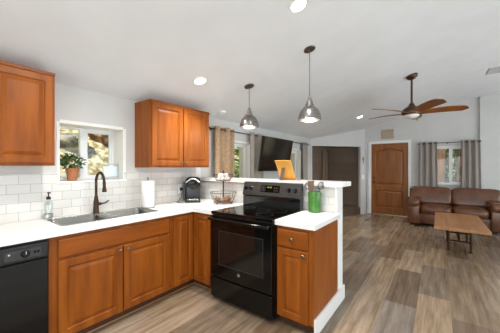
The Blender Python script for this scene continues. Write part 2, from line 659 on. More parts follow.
# ------------------------------------------------------------------ windows
def slider_window(name, axis, a, s0, s1, z0, z1, depth, fw=0.035, mull=0.5, mw=0.05, lining=0.0):
    """a: wall face coordinate; depth: how far in the frame stands (signed away from the room)"""
    mid = (s0 + s1) / 2
    sg = -1 if axis == 'y' else 1
    fa = a + sg * depth
    loc = (fa, mid, z0) if axis == 'y' else (mid, fa, z0)
    r = structure(name, loc)
    def bx(bm, q0, q1, d0, d1, w0, w1, bev=0.0):
        if axis == 'y':
            box(bm, a - d1, a - d0, q0, q1, w0, w1, bev)
        else:
            box(bm, q0, q1, a + d0, a + d1, w0, w1, bev)
    d0, d1 = depth, depth + 0.05
    bm = B()
    bx(bm, s0, s0 + fw, d0, d1, z0, z1); bx(bm, s1 - fw, s1, d0, d1, z0, z1)
    bx(bm, s0 + fw, s1 - fw, d0, d1, z0, z0 + fw); bx(bm, s0 + fw, s1 - fw, d0, d1, z1 - fw, z1)
    obj('window_frame', bm, 'vinyl', r)
    m = s0 + (s1 - s0) * mull
    bm = B(); bx(bm, m - mw / 2, m + mw / 2, d0 - 0.004, d1 - 0.01, z0 + fw, z1 - fw, 0.002)
    obj('meeting_rail', bm, 'vinyl', r)
    k = 0.022
    bm = B()
    q0, q1 = m + mw / 2, s1 - fw
    bx(bm, q0, q0 + k, d0 + .01, d1 - .01, z0 + fw, z1 - fw); bx(bm, q1 - k, q1, d0 + .01, d1 - .01, z0 + fw, z1 - fw)
    bx(bm, q0 + k, q1 - k, d0 + .01, d1 - .01, z0 + fw, z0 + fw + k); bx(bm, q0 + k, q1 - k, d0 + .01, d1 - .01, z1 - fw - k, z1 - fw)
    obj('sash', bm, 'vinyl', r)
    for q0, q1 in ((s0 + fw, m - mw / 2), (m + mw / 2 + k, s1 - fw - k)):
        bm = B(); bx(bm, q0, q1, d0 + 0.022, d0 + 0.026, z0 + fw + 0.001, z1 - fw - 0.001)
        obj('pane', bm, 'glass', r)
    if lining:
        bm = B()
        e = 0.012
        bx(bm, s0 - .012, s0 + e, -0.006, depth, z0, z1); bx(bm, s1 - e, s1 + .02, -0.006, depth, z0, z1)
        bx(bm, s0 + e, s1 - e, -0.006, depth, z1 - e, z1 + .02)
        obj('window_lining', bm, 'white', r)
        bm = B(); bx(bm, s0 - 0.02, s1 + 0.02, -0.02, depth, z0 - 0.014, z0 + 0.004, 0.002)
        obj('window_sill', bm, 'quartz', r)
    return r
slider_window('window_1', 'y', XL, *W1, 0.22, 0.03, 0.46, 0.055, lining=1)
slider_window('window_2', 'y', XL, *W2, 0.10, 0.05, 0.25, 0.06, lining=1)
slider_window('window_3', 'y', XL, *W3, 0.10, 0.05, 0.35, 0.06, lining=1)
slider_window('window_4', 'x', YE, *W4, 0.06, 0.035, 0.53, 0.05, lining=1)

# ------------------------------------------------------------------ entry door
r = structure('door_1', (-1.12, YE, 0))
bm = B()
cw = 0.075
box(bm, DX0 - cw, DX0, YE - 0.018, YE, 0, DZ + cw, 0.003)
box(bm, DX1, DX1 + cw, YE - 0.018, YE, 0, DZ + cw, 0.003)
box(bm, DX0, DX1, YE - 0.018, YE, DZ, DZ + cw, 0.003)
obj('casing', bm, 'white', r)
x0, x1 = DX0 + 0.006, DX1 - 0.006
yf = YE + 0.012
yb = yf + 0.022
zt_ = DZ - 0.006
st = 0.105
xa, xb = x0 + st, x1 - st
bm = B()
box(bm, x0, x1, yb, yb + 0.022, 0.012, zt_)
obj('door_leaf', bm, 'doorwood', r)
ARCH0, ARISE = 1.83, 0.08
bm = B()
box(bm, x0, xa, yf, yb, 0.012, zt_); box(bm, xb, x1, yf, yb, 0.012, zt_)
box(bm, xa, xb, yf, yb, 0.012, 0.20); box(bm, xa, xb, yf, yb, 0.70, 0.86)
arc = [(xa + (xb - xa) * k / 16, ARCH0 + ARISE * math.sin(PI * k / 16)) for k in range(17)]
for (xp_, zp_), (xq_, zq_) in zip(arc, arc[1:]):
    ring_loft(bm, [[Vector((x, y, z)) for x, z in ((xp_, zp_), (xq_, zq_), (xq_, zt_), (xp_, zt_))] for y in (yf, yb)])
obj('stiles_and_rails', bm, 'doorwood', r)
def arch_ring(za, zb, rise, ins, y, n=16):
    pts = [Vector((xa + ins, y, za + ins)), Vector((xb - ins, y, za + ins))]
    for k in range(n + 1):
        q = k / n
        pts.append(Vector((xb - ins + (xa - xb + 2 * ins) * q, y, zb - ins + rise * math.sin(PI * q))))
    return pts
for name_, za, zb, rise in (('lower_panel', 0.20, 0.70, 0.0), ('upper_panel', 0.86, ARCH0, ARISE)):
    bm = B()
    ring_loft(bm, [arch_ring(za, zb, rise, i, yb - d) for i, d in ((0.0, 0.0), (0.002, 0.019), (0.012, 0.014), (0.022, 0.002), (0.030, 0.002), (0.055, 0.016), (0.057, 0.016))])
    obj(name_, bm, 'doorwood', r)
bm = B()
n = 5
pw = (xb - xa - 0.13) / n
for k in range(n):
    xq = xa + 0.065 + k * pw
    xm_ = (xq + pw / 2 - xa) / (xb - xa)
    box(bm, xq + 0.005, xq + pw - 0.005, yb - 0.024, yb - 0.016, 0.93, ARCH0 - 0.075 + ARISE * math.sin(PI * xm_), 0.003)
obj('planks', bm, 'doorwood', r)
bm = B()
lathe(bm, (x0 + 0.06, yf, 0.93), [(0.03, 0), (0.03, 0.006), (0.012, 0.012), (0.012, 0.035), (0.026, 0.045), (0.024, 0.062), (0.004, 0.066)], 16, (0, -1, 0))
obj('door_knob', bm, 'bronze', r, smooth=True)
bm = B()
lathe(bm, (x0 + 0.06, yf, 1.07), [(0.027, 0), (0.027, 0.010), (0.02, 0.016), (0.004, 0.017)], 16, (0, -1, 0))
obj('deadbolt', bm, 'bronze', r, smooth=True)
for z in (0.25, 1.05, 1.8):
    bm = B(); cyl(bm, (x1 + 0.003, yf - 0.006, z - 0.05), (x1 + 0.003, yf - 0.006, z + 0.05), 0.007); obj('hinge', bm, 'bronze', r)

# ------------------------------------------------------------------ base cabinets on the sink wall
XF = -2.25      # carcass face on the sink wall
CT = 0.868      # carcass top
def carcass_y(parent, y0, y1, xf=XF, m='wood'):
    """hollow carcass with face frame, facing +x"""
    bm = B()
    box(bm, XL + 0.02, xf - 0.018, y0, y0 + 0.016, 0.09, CT)
    box(bm, XL + 0.02, xf - 0.018, y1 - 0.016, y1, 0.09, CT)
    box(bm, XL + 0.02, xf - 0.018, y0 + 0.016, y1 - 0.016, 0.09, 0.106)
    box(bm, XL + 0.02, XL + 0.03, y0 + 0.016, y1 - 0.016, 0.106, CT)
    obj('carcass', bm, m, parent)

t = thing('sink_cabinet', 'wood base cabinet under the double sink with a wide false drawer front over two doors', 'cabinet', (-2.5, 1.11, 0))
carcass_y(t, 0.588, 1.635)
bm = B()
box(bm, XF - 0.018, XF, 0.588, 0.650, 0.09, CT, 0.001); box(bm, XF - 0.018, XF, 1.59, 1.635, 0.09, CT, 0.001)
box(bm, XF - 0.018, XF, 0.650, 1.59, 0.835, CT, 0.001); box(bm, XF - 0.018, XF, 0.650, 1.59, 0.675, 0.70, 0.001)
box(bm, XF - 0.018, XF, 0.650, 1.59, 0.09, 0.115, 0.001)
obj('face_frame', bm, 'wood', t)
bm = B(); panel(bm, (XF, 0.642, 0.698), (0, 1, 0), (1, 0, 0), 0.955, 0.142, 0.02, raised=False); obj('false_drawer_front', bm, 'wood_h', t)
for y0, ky in ((0.642, 1.085), (1.124, 1.155)):
    bm = B(); panel(bm, (XF, y0, 0.10), (0, 1, 0), (1, 0, 0), 0.473, 0.58); d = obj('door', bm, 'wood', t)
    knob(d, (XF + 0.02, ky, 0.648), (1, 0, 0))
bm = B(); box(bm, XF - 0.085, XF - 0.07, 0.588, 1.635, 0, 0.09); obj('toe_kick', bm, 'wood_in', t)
bm = B(); box(bm, XF - 0.07, XF - 0.058, 0.588, 1.635, 0, 0.014, 0.004); obj('shoe_molding', bm, 'oak', t)

t = thing('corner_cabinet', 'wood base cabinet in the inside corner with two doors meeting at a right angle', 'cabinet', (-2.4, 2.1, 0))
YF = 1.93       # carcass face on the range side
bm = B()
box(bm, XL + 0.02, XL + 0.03, 1.64, 2.54, 0.09, CT)
box(bm, XL + 0.03, -1.918, 2.53, 2.54, 0.09, CT)
box(bm, XL + 0.03, XF - 0.018, 1.64, 1.656, 0.09, CT)
box(bm, -1.934, -1.918, YF + 0.018, 2.53, 0.09, CT)
poly_prism(bm, [(XL + 0.03, 1.656), (XF - 0.018, 1.656), (XF - 0.018, YF + 0.018), (-1.934, YF + 0.018), (-1.934, 2.53), (XL + 0.03, 2.53)], 0.09, 0.106)
obj('carcass', bm, 'wood', t)
bm = B()
box(bm, XF - 0.018, XF, 1.64, 1.662, 0.09, CT, 0.001); box(bm, XF - 0.018, XF, 1.662, YF, 0.845, CT, 0.001)
box(bm, -1.958, -1.918, YF, YF + 0.018, 0.09, CT, 0.001); box(bm, XF - 0.018, -1.958, YF, YF + 0.018, 0.845, CT, 0.001)
obj('face_frame', bm, 'wood', t)
bm = B(); panel(bm, (XF, 1.655, 0.10), (0, 1, 0), (1, 0, 0), 0.262, 0.75, stile=0.05); d = obj('door', bm, 'wood', t)
bm = B(); panel(bm, (-1.967, YF, 0.10), (-1, 0, 0), (0, -1, 0), 0.258, 0.75, stile=0.05); d = obj('door', bm, 'wood', t)
knob(d, (-1.995, YF - 0.02, 0.825), (0, -1, 0))
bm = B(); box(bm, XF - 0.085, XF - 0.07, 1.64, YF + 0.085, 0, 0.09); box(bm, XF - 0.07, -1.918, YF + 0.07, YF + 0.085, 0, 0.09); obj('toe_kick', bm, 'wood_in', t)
bm = B(); box(bm, XF - 0.07, XF - 0.058, 1.64, YF + 0.07, 0, 0.014, 0.004); box(bm, XF - 0.058, -1.918, YF + 0.058, YF + 0.07, 0, 0.014, 0.004)
obj('shoe_molding', bm, 'oak', t)

# dishwasher
t = thing('dishwasher', 'black built-in dishwasher beside the sink cabinet', 'dishwasher', (-2.5, 0.28, 0))
bm = B(); box(bm, XL + 0.05, XF, -0.02, 0.583, 0.10, 0.862); obj('body', bm, 'black_s', t)
bm = B(); box(bm, XF, XF + 0.03, -0.018, 0.581, 0.11, 0.735, 0.006); obj('door', bm, 'black', t)
bm = B(); box(bm, XF, XF + 0.042, -0.018, 0.581, 0.742, 0.852, 0.010); cpn = obj('control_panel', bm, 'black_s', t)
xp = XF + 0.042
bm = B(); box(bm, xp, xp + 0.002, 0.35, 0.535, 0.765, 0.825, 0.0008); obj('control_plate', bm, 'grey_plastic', cpn)
bm = B(); lathe(bm, (xp + 0.002, 0.452, 0.796), [(0.024, 0), (0.023, 0.012), (0.019, 0.016), (0.001, 0.016)], 20, (1, 0, 0)); obj('dial', bm, 'black', cpn, smooth=True)
bm = B(); box(bm, xp + 0.018, xp + 0.021, 0.45, 0.454, 0.796, 0.817); obj('dial_pointer', bm, 'silver', cpn)
bm = B(); box(bm, xp + 0.002, xp + 0.004, 0.365, 0.377, 0.802, 0.812); obj('badge', bm, 'silver', cpn)
for y in (0.503, 0.52):
    bm = B(); box(bm, xp + 0.002, xp + 0.006, y - 0.006, y + 0.006, 0.788, 0.806, 0.001); obj('button', bm, 'black', cpn)
bm = B(); box(bm, XF - 0.06, XF - 0.045, -0.02, 0.583, 0, 0.10); obj('toe_kick', bm, 'black_s', t)

# peninsula cabinet
PX0, PX1 = -1.142, -0.803
t = thing('peninsula_cabinet', 'narrow wood base cabinet at the end of the counter with one drawer over one door', 'cabinet', (-0.97, 2.2, 0))
bm = B(); box(bm, PX0, PX1, YF, 2.542, 0.085, CT); obj('carcass', bm, 'wood', t)
bm = B(); panel(bm, (PX0 + 0.012, YF, 0.69), (1, 0, 0), (0, -1, 0), 0.285, 0.148, 0.02, raised=False); d = obj('drawer', bm, 'wood_hx', t)
knob(d, (-0.985, YF - 0.02, 0.768), (0, -1, 0))
bm = B(); panel(bm, (PX0 + 0.012, YF, 0.085), (1, 0, 0), (0, -1, 0), 0.285, 0.592, stile=0.055); d = obj('door', bm, 'wood', t)
knob(d, (-0.875, YF - 0.02, 0.648), (0, -1, 0))
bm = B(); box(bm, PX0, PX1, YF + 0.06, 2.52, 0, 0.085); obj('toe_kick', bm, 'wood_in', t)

# ------------------------------------------------------------------ countertops
CZ0, CZ1 = 0.870, 0.914
SX0, SX1, SY0, SY1 = -2.735, -2.345, 0.705, 1.545
bm = B()
XC = -2.215
y_hi = 2.546
for x0, x1, y0, y1 in ((XL + .013, SX0, -0.05, y_hi), (SX1, XC, -0.05, y_hi), (SX0, SX1, -0.05, SY0), (SX0, SX1, SY1, y_hi), (XC, -1.917, 1.895, y_hi)):
    box(bm, x0, x1, y0, y1, CZ0, CZ1)
ct = obj('countertop', bm, 'quartz')
tag(ct, 'L-shaped white countertop running along the sink wall to the range', 'countertop')
bm = B(); box(bm, -1.146, -0.776, 1.895, 2.545, CZ0, CZ1, 0.003)
tag(obj('countertop', bm, 'quartz'), 'small white countertop on the narrow peninsula cabinet', 'countertop')
bm = B()
poly_prism(bm, [(XL + .013, 2.50), (-0.77, 2.50), (-0.752, 2.52), (-0.735, 2.77), (-0.75, 2.785), (XL + .013, 2.785)], 1.178, 1.222)
tag(obj('bar_top', bm, 'quartz'), 'long white raised bar top along the half wall behind the range', 'bar top')

# sink
t = thing('double_sink', 'stainless steel double bowl undermount sink', 'sink', (-2.55, 1.13, 0.70))
def bowl(y0, y1):
    bm = B()
    def rr(ins, z, c=0.05):
        pts = []
        xa, xb, ya, yb = SX0 + ins, SX1 - ins, y0 + ins, y1 - ins
        for cx, cy, a0 in ((xb - c, yb - c, 0), (xa + c, yb - c, PI / 2), (xa + c, ya + c, PI), (xb - c, ya + c, 1.5 * PI)):
            for k in range(5):
                a = a0 + PI / 2 * k / 4
                pts.append(Vector((cx + c * math.cos(a), cy + c * math.sin(a), z)))
        return pts
    ring_loft(bm, [rr(-0.012, 0.9145), rr(-0.010, 0.9165), rr(0.002, 0.9165), rr(0.006, 0.91), rr(0.010, 0.735), rr(0.03, 0.712), rr(0.11, 0.706, 0.03)], cap0=False)
    return bm
ym = 1.10
for a, b in ((SY0, ym - 0.012), (ym + 0.012, SY1)):
    w = obj('bowl', bowl(a, b), 'steel', t, smooth=True, solid=0.002)
    bm = B(); lathe(bm, (-2.58, (a + b) / 2, 0.7075), [(0.045, 0), (0.045, 0.003), (0.03, 0.002), (0.001, 0.001)], 18)
    obj('drain', bm, 'nickel', w, smooth=True)
bm = B(); box(bm, SX0 + 0.004, SX1 - 0.004, ym - 0.008, ym + 0.008, 0.84, 0.905, 0.004); obj('divider', bm, 'steel', t)

# faucet
fx, fy = -2.765, 1.11
t = thing('faucet', 'dark bronze gooseneck faucet behind the sink', 'faucet', (fx, fy, CZ1))
bm = B(); lathe(bm, (fx, fy, CZ1), [(0.030, 0), (0.030, 0.006), (0.026, 0.012), (0.024, 0.09), (0.026, 0.10), (0.020, 0.13), (0.016, 0.16), (0.014, 0.17)], 18); obj('base', bm, 'bronze', t, smooth=True)
bm = B()
pts = [(fx, fy, 1.08), (fx, fy, 1.235)]
for k in range(1, 13):
    a = PI - PI * 1.02 * k / 12
    pts.append((fx + 0.075 + 0.075 * math.cos(a), fy + 0.012 * k / 12, 1.235 + 0.085 * math.sin(a)))
tube(bm, pts, 0.0125, 12); sp_ = obj('spout', bm, 'bronze', t, smooth=True)
hx, hy, hz = pts[-1]
bm = B(); lathe(bm, (hx, hy, hz + 0.004), [(0.0135, 0), (0.015, 0.02), (0.014, 0.05), (0.019, 0.075), (0.021, 0.098), (0.018, 0.104), (0.001, 0.104)], 16, (0.06, 0, -1)); obj('spray_head', bm, 'bronze', t, smooth=True)
bm = B(); cyl(bm, (fx, fy + 0.015, 1.00), (fx, fy + 0.045, 1.00), 0.015); tube(bm, [(fx, fy + 0.04, 1.0), (fx + 0.01, fy + 0.08, 1.005), (fx + 0.02, fy + 0.115, 1.03)], [0.009, 0.008, 0.006], 10)
obj('handle', bm, 'bronze', t, smooth=True)

# soap dispenser
sx, sy = -2.775, 0.725
t = thing('soap_dispenser', 'clear soap bottle with a black pump against the tile', 'dispenser', (sx, sy, CZ1))
bm = B(); lathe(bm, (sx, sy, CZ1), [(0.030, 0), (0.032, 0.006), (0.032, 0.13), (0.026, 0.15), (0.013, 0.16), (0.013, 0.172)], 20); obj('bottle', bm, 'bottle', t, smooth=True)
bm = B(); lathe(bm, (sx, sy, CZ1 + 0.172), [(0.016, 0), (0.017, 0.02), (0.010, 0.026), (0.005, 0.028), (0.005, 0.055), (0.010, 0.057), (0.010, 0.066), (0.001, 0.067)], 16)
box(bm, sx - 0.006, sx + 0.045, sy - 0.006, sy + 0.006, CZ1 + 0.228, CZ1 + 0.238, 0.002); obj('pump', bm, 'rubber', t)
bm = B(); lathe(bm, (sx, sy, CZ1 + 0.01), [(0.0328, 0), (0.0328, 0.035)], 20, cap0=False, cap1=False); obj('label', bm, 'silver', t, smooth=True)

# paper towels
px, py = -2.64, 1.60
t = thing('paper_towel_holder', 'white paper towel roll on an upright holder', 'paper towels', (px, py, CZ1))
bm = B(); lathe(bm, (px, py, CZ1), [(0.075, 0), (0.075, 0.008), (0.07, 0.012)], 28); obj('base', bm, 'nickel', t, smooth=True)
bm = B(); cyl(bm, (px, py, CZ1 + 0.012), (px, py, CZ1 + 0.325), 0.006); sphere(bm, (px, py, CZ1 + 0.332), 0.013); obj('post', bm, 'nickel', t, smooth=True)
bm = B()
ring_loft(bm, [circle_pts((px, py, z), r_, 32) for r_, z in ((0.02, CZ1 + .012), (0.066, CZ1 + .012), (0.068, CZ1 + .016), (0.068, CZ1 + .298), (0.066, CZ1 + .302), (0.02, CZ1 + .302))], closed=True)
obj('roll', bm, 'paper', t, smooth=True)

# coffee maker, turned towards the room
kx, ky = -2.64, 2.26
t = thing('coffee_maker', 'black single cup coffee maker in the counter corner', 'coffee maker', (kx, ky, CZ1))
KM = Matrix.Translation((kx, ky, CZ1)) @ Matrix.Rotation(math.radians(-42), 4, 'Z')   # local +x is the front
bm = B(); box(bm, -0.13, 0.15, -0.095, 0.095, 0, 0.035, 0.012, 3, KM); obj('base', bm, 'black_s', t, smooth=True)
bm = B(); box(bm, -0.13, -0.0, -0.10, 0.10, 0.03, 0.23, 0.02, 3, KM); obj('body', bm, 'grey_plastic', t, smooth=True)
bm = B()
def kring(ins, z, sh=0.0):
    pts = []
    for k in range(28):
        a = 2 * PI * k / 28
        c, s_ = math.cos(a), math.sin(a)
        pts.append(KM @ Vector((0.0 + sh + math.copysign(abs(c) ** 0.5, c) * (0.13 - ins), math.copysign(abs(s_) ** 0.5, s_) * (0.10 - ins), z)))
    return pts
ring_loft(bm, [kring(0.012, 0.20), kring(0.0, 0.215), kring(0.0, 0.285), kring(0.012, 0.312, -0.005), kring(0.04, 0.328, -0.012), kring(0.08, 0.333, -0.015)])
obj('brew_head', bm, 'black', t, smooth=True)
bm = B()
tube(bm, [KM @ Vector((0.128 + 0.012 * math.sin(PI * k / 14), -0.085 + 0.17 * k / 14, 0.262 + 0.05 * math.sin(PI * k / 14))) for k in range(15)], 0.011, 8)
obj('handle', bm, 'silver', t, smooth=True)
bm = B(); box(bm, 0.02, 0.135, -0.07, 0.07, 0.035, 0.042, 0.002, 1, KM); obj('drip_tray', bm, 'silver', t)
bm = B(); lathe(bm, KM @ Vector((0.075, 0, 0.165)), [(0.02, 0), (0.035, 0.02), (0.035, 0.04)], 16); obj('nozzle', bm, 'black_s', t, smooth=True)
bm = B(); box(bm, -0.12, 0.02, -0.128, -0.101, 0.02, 0.26, 0.01, 2, KM); obj('water_tank', bm, 'grey_plastic', t)

# outlet with plug and cord
t = thing('wall_outlet', 'white wall outlet holding a black plug beside the coffee maker', 'outlet', (XL + 0.012, 2.19, 1.08))
bm = B(); box(bm, XL + 0.012, XL + 0.017, 2.155, 2.225, 1.02, 1.135, 0.002); obj('cover_plate', bm, 'vinyl', t)
bm = B(); box(bm, XL + 0.017, XL + 0.045, 2.172, 2.208, 1.055, 1.095, 0.006); obj('plug', bm, 'rubber', t)
bm = B(); tube(bm, [(XL + 0.045, 2.19, 1.072), (XL + 0.06, 2.188, 1.05), (XL + 0.062, 2.17, 0.98), (XL + 0.065, 2.12, 0.925), (XL + 0.11, 2.06, 0.9185), (XL + 0.19, 2.06, 0.9185), (XL + 0.21, 2.10, 0.9185)], 0.004, 8)
tag(obj('power_cord', bm, 'rubber', smooth=True), 'black cord from the wall plug to the coffee maker', 'cord')

# two-tier basket
bx_, by_ = -2.165, 2.34
t = thing('wire_fruit_basket', 'two-tier dark wire basket on the counter beside the range', 'basket', (bx_, by_, CZ1))
def wire_tier(z, r0, r1, h, nspoke):
    bm = B()
    tube(bm, circle_pts((bx_, by_, z), r0, 28), 0.0035, 6, closed=True)
    tube(bm, circle_pts((bx_, by_, z + h * 0.5), (r0 + r1) / 2, 28), 0.002, 6, closed=True)
    tube(bm, circle_pts((bx_, by_, z + h), r1, 28), 0.004, 6, closed=True)
    for k in range(nspoke):
        a = 2 * PI * k / nspoke
        c, s_ = math.cos(a), math.sin(a)
        tube(bm, [(bx_ + c * 0.005, by_ + s_ * 0.005, z), (bx_ + c * r0, by_ + s_ * r0, z), (bx_ + c * r1, by_ + s_ * r1, z + h)], 0.002, 6)
    return bm
obj('lower_tier', wire_tier(CZ1 + 0.02, 0.12, 0.165, 0.125, 18), 'rod', t)
obj('upper_tier', wire_tier(1.205, 0.085, 0.125, 0.075, 16), 'rod', t)
bm = B(); cyl(bm, (bx_, by_, CZ1 + 0.005), (bx_, by_, 1.32), 0.009); sphere(bm, (bx_, by_, 1.325), 0.012); obj('post', bm, 'rod', t, smooth=True)
for k in range(3):
    a = 2 * PI * k / 3 + 0.4
    bm = B(); sphere(bm, (bx_ + 0.10 * math.cos(a), by_ + 0.10 * math.sin(a), CZ1 + 0.010), 0.010); obj('foot', bm, 'rod', t, smooth=True)
eggs = [(0.06 * math.cos(2 * PI * k / 7) , 0.06 * math.sin(2 * PI * k / 7), 0) for k in range(7)] + [(0.045 * math.cos(2 * PI * k / 5 + .3), 0.045 * math.sin(2 * PI * k / 5 + .3), 0.041) for k in range(5)]
proto = None
for k, (dx, dy, dz) in enumerate(eggs):
    p = (bx_ + dx * 1.05, by_ + dy * 1.05, 1.231 + dz)
    if proto is None:
        bm = B(); sphere(bm, (0, 0, 0), 0.0225, 1, 1, 1.0)
        proto = e = obj('egg', bm, 'egg', smooth=True)
    else:
        e = proto.copy(); COL.objects.link(e)
    e.location = p
    tag(e, 'white egg in the top tier of the wire basket', 'egg', 'eggs in the wire basket')
for k, (dx, dy, lab) in enumerate(((0.06, -0.03, 'brown fruit in the lower basket tier, on the side towards the range'), (-0.055, -0.045, 'brown fruit in the lower basket tier, on the side towards the sink'), (0.02, 0.065, 'brown fruit at the back of the lower basket tier'))):
    bm = B(); sphere(bm, (0, 0, 0), 0.037, 1.1, 1, 0.9, nz=0.1, seed=k)
    e = obj('brown_fruit', bm, 'fruit', smooth=True); e.location = (bx_ + dx, by_ + dy, CZ1 + 0.0575)
    tag(e, lab, 'fruit')

# ------------------------------------------------------------------ range
RX0, RX1 = -1.908, -1.152
t = thing('electric_range', 'black electric range with glass cooktop and steel backguard', 'stove', (-1.53, 2.2, 0))
bm = B(); box(bm, RX0, RX1, 1.90, 2.50, 0.03, 0.885); obj('body', bm, 'black_s', t)
bm = B(); box(bm, RX0, RX1, 1.872, 2.42, 0.886, 0.917, 0.006); ck = obj('cooktop', bm, 'blackglass', t)
for cx, cy, rr_ in ((-1.72, 2.03, 0.105), (-1.34, 2.03, 0.085), (-1.72, 2.28, 0.075), (-1.34, 2.28, 0.10)):
    bm = B()
    ring_loft(bm, [circle_pts((cx, cy, z), r_, 36) for r_, z in ((rr_ - 0.003, 0.9165), (rr_ - 0.003, 0.9175), (rr_, 0.9175), (rr_, 0.9165))], closed=True)
    obj('burner_ring', bm, 'grey_plastic', ck)
bm = B(); box(bm, RX0 + 0.004, RX1 - 0.004, 1.866, 1.90, 0.255, 0.872, 0.006); dr = obj('oven_door', bm, 'black', t)
bm = B(); box(bm, RX0 + 0.125, RX1 - 0.10, 1.8635, 1.867, 0.39, 0.725, 0.001); obj('oven_window', bm, 'ovenglass', dr)
bm = B()
for a, b, c, d_ in ((RX0 + 0.118, RX1 - 0.093, 0.383, 0.389), (RX0 + 0.118, RX1 - 0.093, 0.726, 0.732), (RX0 + 0.118, RX0 + 0.124, 0.389, 0.726), (RX1 - 0.099, RX1 - 0.093, 0.389, 0.726)):
    box(bm, a, b, 1.863, 1.867, c, d_)
obj('window_trim', bm, 'grey_plastic', dr)
bm = B()
box(bm, RX0 + 0.01, RX1 - 0.01, 1.815, 1.84, 0.832, 0.862, 0.010, 3)
box(bm, RX0 + 0.02, RX0 + 0.05, 1.83, 1.868, 0.835, 0.858, 0.004); box(bm, RX1 - 0.05, RX1 - 0.02, 1.83, 1.868, 0.835, 0.858, 0.004)
obj('handle', bm, 'black', dr, smooth=True)
bm = B(); lathe(bm, (-1.53, 1.866, 0.335), [(0.016, 0), (0.016, 0.002), (0.013, 0.003), (0.001, 0.003)], 22, (0, -1, 0)); lg = obj('round_emblem', bm, 'silver', dr)
bm = B(); tube(bm, circle_pts((-1.53, 1.8625, 0.335), 0.012, 20, (0, 1, 0)), 0.0011, 6, closed=True)
tube(bm, [(-1.533 + 0.004 * math.cos(a), 1.8625, 0.336 + 0.005 * math.sin(a)) for a in [0.6 + 0.5 * k for k in range(10)]], 0.0009, 6)
tube(bm, [(-1.526 + 0.004 * math.cos(a), 1.8625, 0.336 + 0.005 * math.sin(a)) for a in [0.9 + 0.5 * k for k in range(9)]], 0.0009, 6)
obj('emblem_script', bm, 'grey_plastic', lg)
bm = B(); box(bm, RX0 + 0.004, RX1 - 0.004, 1.868, 1.90, 0.035, 0.242, 0.008); obj('storage_drawer', bm, 'black', t)
for x in (RX0 + 0.05, RX1 - 0.05):
    for y in (1.95, 2.45):
        bm = B(); cyl(bm, (x, y, 0), (x, y, 0.03), 0.018); obj('foot', bm, 'rubber', t)
bm = B()
gp = [(2.42, 0.90), (2.43, 1.03), (2.405, 1.045), (2.445, 1.198), (2.495, 1.20), (2.495, 0.90)]
ring_loft(bm, [[Vector((x, y, z)) for y, z in gp] for x in (RX0, RX1)])
bg = obj('backguard', bm, 'guard', t)
bm = B(); box(bm, RX0 + 0.002, RX1 - 0.002, 2.414, 2.43, 0.918, 1.028, 0.002); obj('splash_panel', bm, 'blackglass', bg)
gn = Vector((0, -1, 0.26)).normalized()
def on_guard(x, s, out=0.0):
    return Vector((x, 2.405 + 0.04 * s, 1.045 + 0.153 * s)) + gn * out
gu, gv = Vector((1, 0, 0)), (on_guard(0, 1) - on_guard(0, 0)).normalized()
def plate(x0, x1, s0, s1, t_, m, name, parent):
    bm = B()
    ring_loft(bm, [[on_guard(x, s, o_) for x, s in ((x0, s0), (x1, s0), (x1, s1), (x0, s1))] for o_ in (0, t_)])
    return obj(name, bm, m, parent)
ds = plate(-1.66, -1.40, 0.28, 0.78, 0.002, 'blackglass', 'display', bg)
for k, x in enumerate((-1.565, -1.550, -1.530, -1.515)):
    plate(x, x + 0.009, 0.58, 0.70, 0.003, 'digits', 'clock_digit', ds)
for k in range(3):
    for j in range(2):
        plate(-1.645 + k * 0.022, -1.632 + k * 0.022, 0.36 + j * 0.2, 0.46 + j * 0.2, 0.003, 'guard', 'key', ds)
        plate(-1.475 + k * 0.022, -1.462 + k * 0.022, 0.36 + j * 0.2, 0.46 + j * 0.2, 0.003, 'guard', 'key', ds)
for x in (-1.868, -1.795, -1.285, -1.212):
    bm = B(); lathe(bm, on_guard(x, 0.5), [(0.026, 0), (0.026, 0.004), (0.022, 0.006), (0.020, 0.026), (0.017, 0.029), (0.001, 0.029)], 20, gn)
    k_ = obj('control_knob', bm, 'black', bg, smooth=True)
    bm = B(); c0 = on_guard(x, 0.5, 0.029)
    ring_loft(bm, [[c0 + gu * a + gv * b + gn * o_ for a, b in ((-.004, -.018), (.004, -.018), (.004, .018), (-.004, .018))] for o_ in (-0.002, 0.009)]); obj('grip', bm, 'grey_plastic', k_)

# green crock with utensils
cx, cy = -1.012, 2.462
t = thing('utensil_crock', 'glossy green crock on the peninsula counter', 'crock', (cx, cy, CZ1))
bm = B()
ring_loft(bm, [circle_pts((cx, cy, CZ1 + z), r_, 32) for r_, z in ((0.056, 0.0), (0.061, 0.004), (0.063, 0.05), (0.064, 0.15), (0.066, 0.195), (0.066, 0.205), (0.060, 0.207), (0.057, 0.19), (0.055, 0.02), (0.02, 0.012))])
obj('pot', bm, 'green', t, smooth=True)
bm = B(); tube(bm, circle_pts((cx, cy, CZ1 + 0.192), 0.0655, 32), 0.003, 8, closed=True); obj('rim_band', bm, 'green', t, smooth=True)
def flat_tool(bm, p0, p1, w0, w1, th, face):
    p0, p1 = Vector(p0), Vector(p1)
    d = (p1 - p0).normalized(); s_ = d.cross(Vector(face)).normalized(); n_ = s_.cross(d)
    ring_loft(bm, [[p + s_ * a * w + n_ * b * th for a, b in ((-1, -1), (1, -1), (1, 1), (-1, 1))] for p, w in ((p0, w0), (p1, w1))])
bz = CZ1 + 0.02
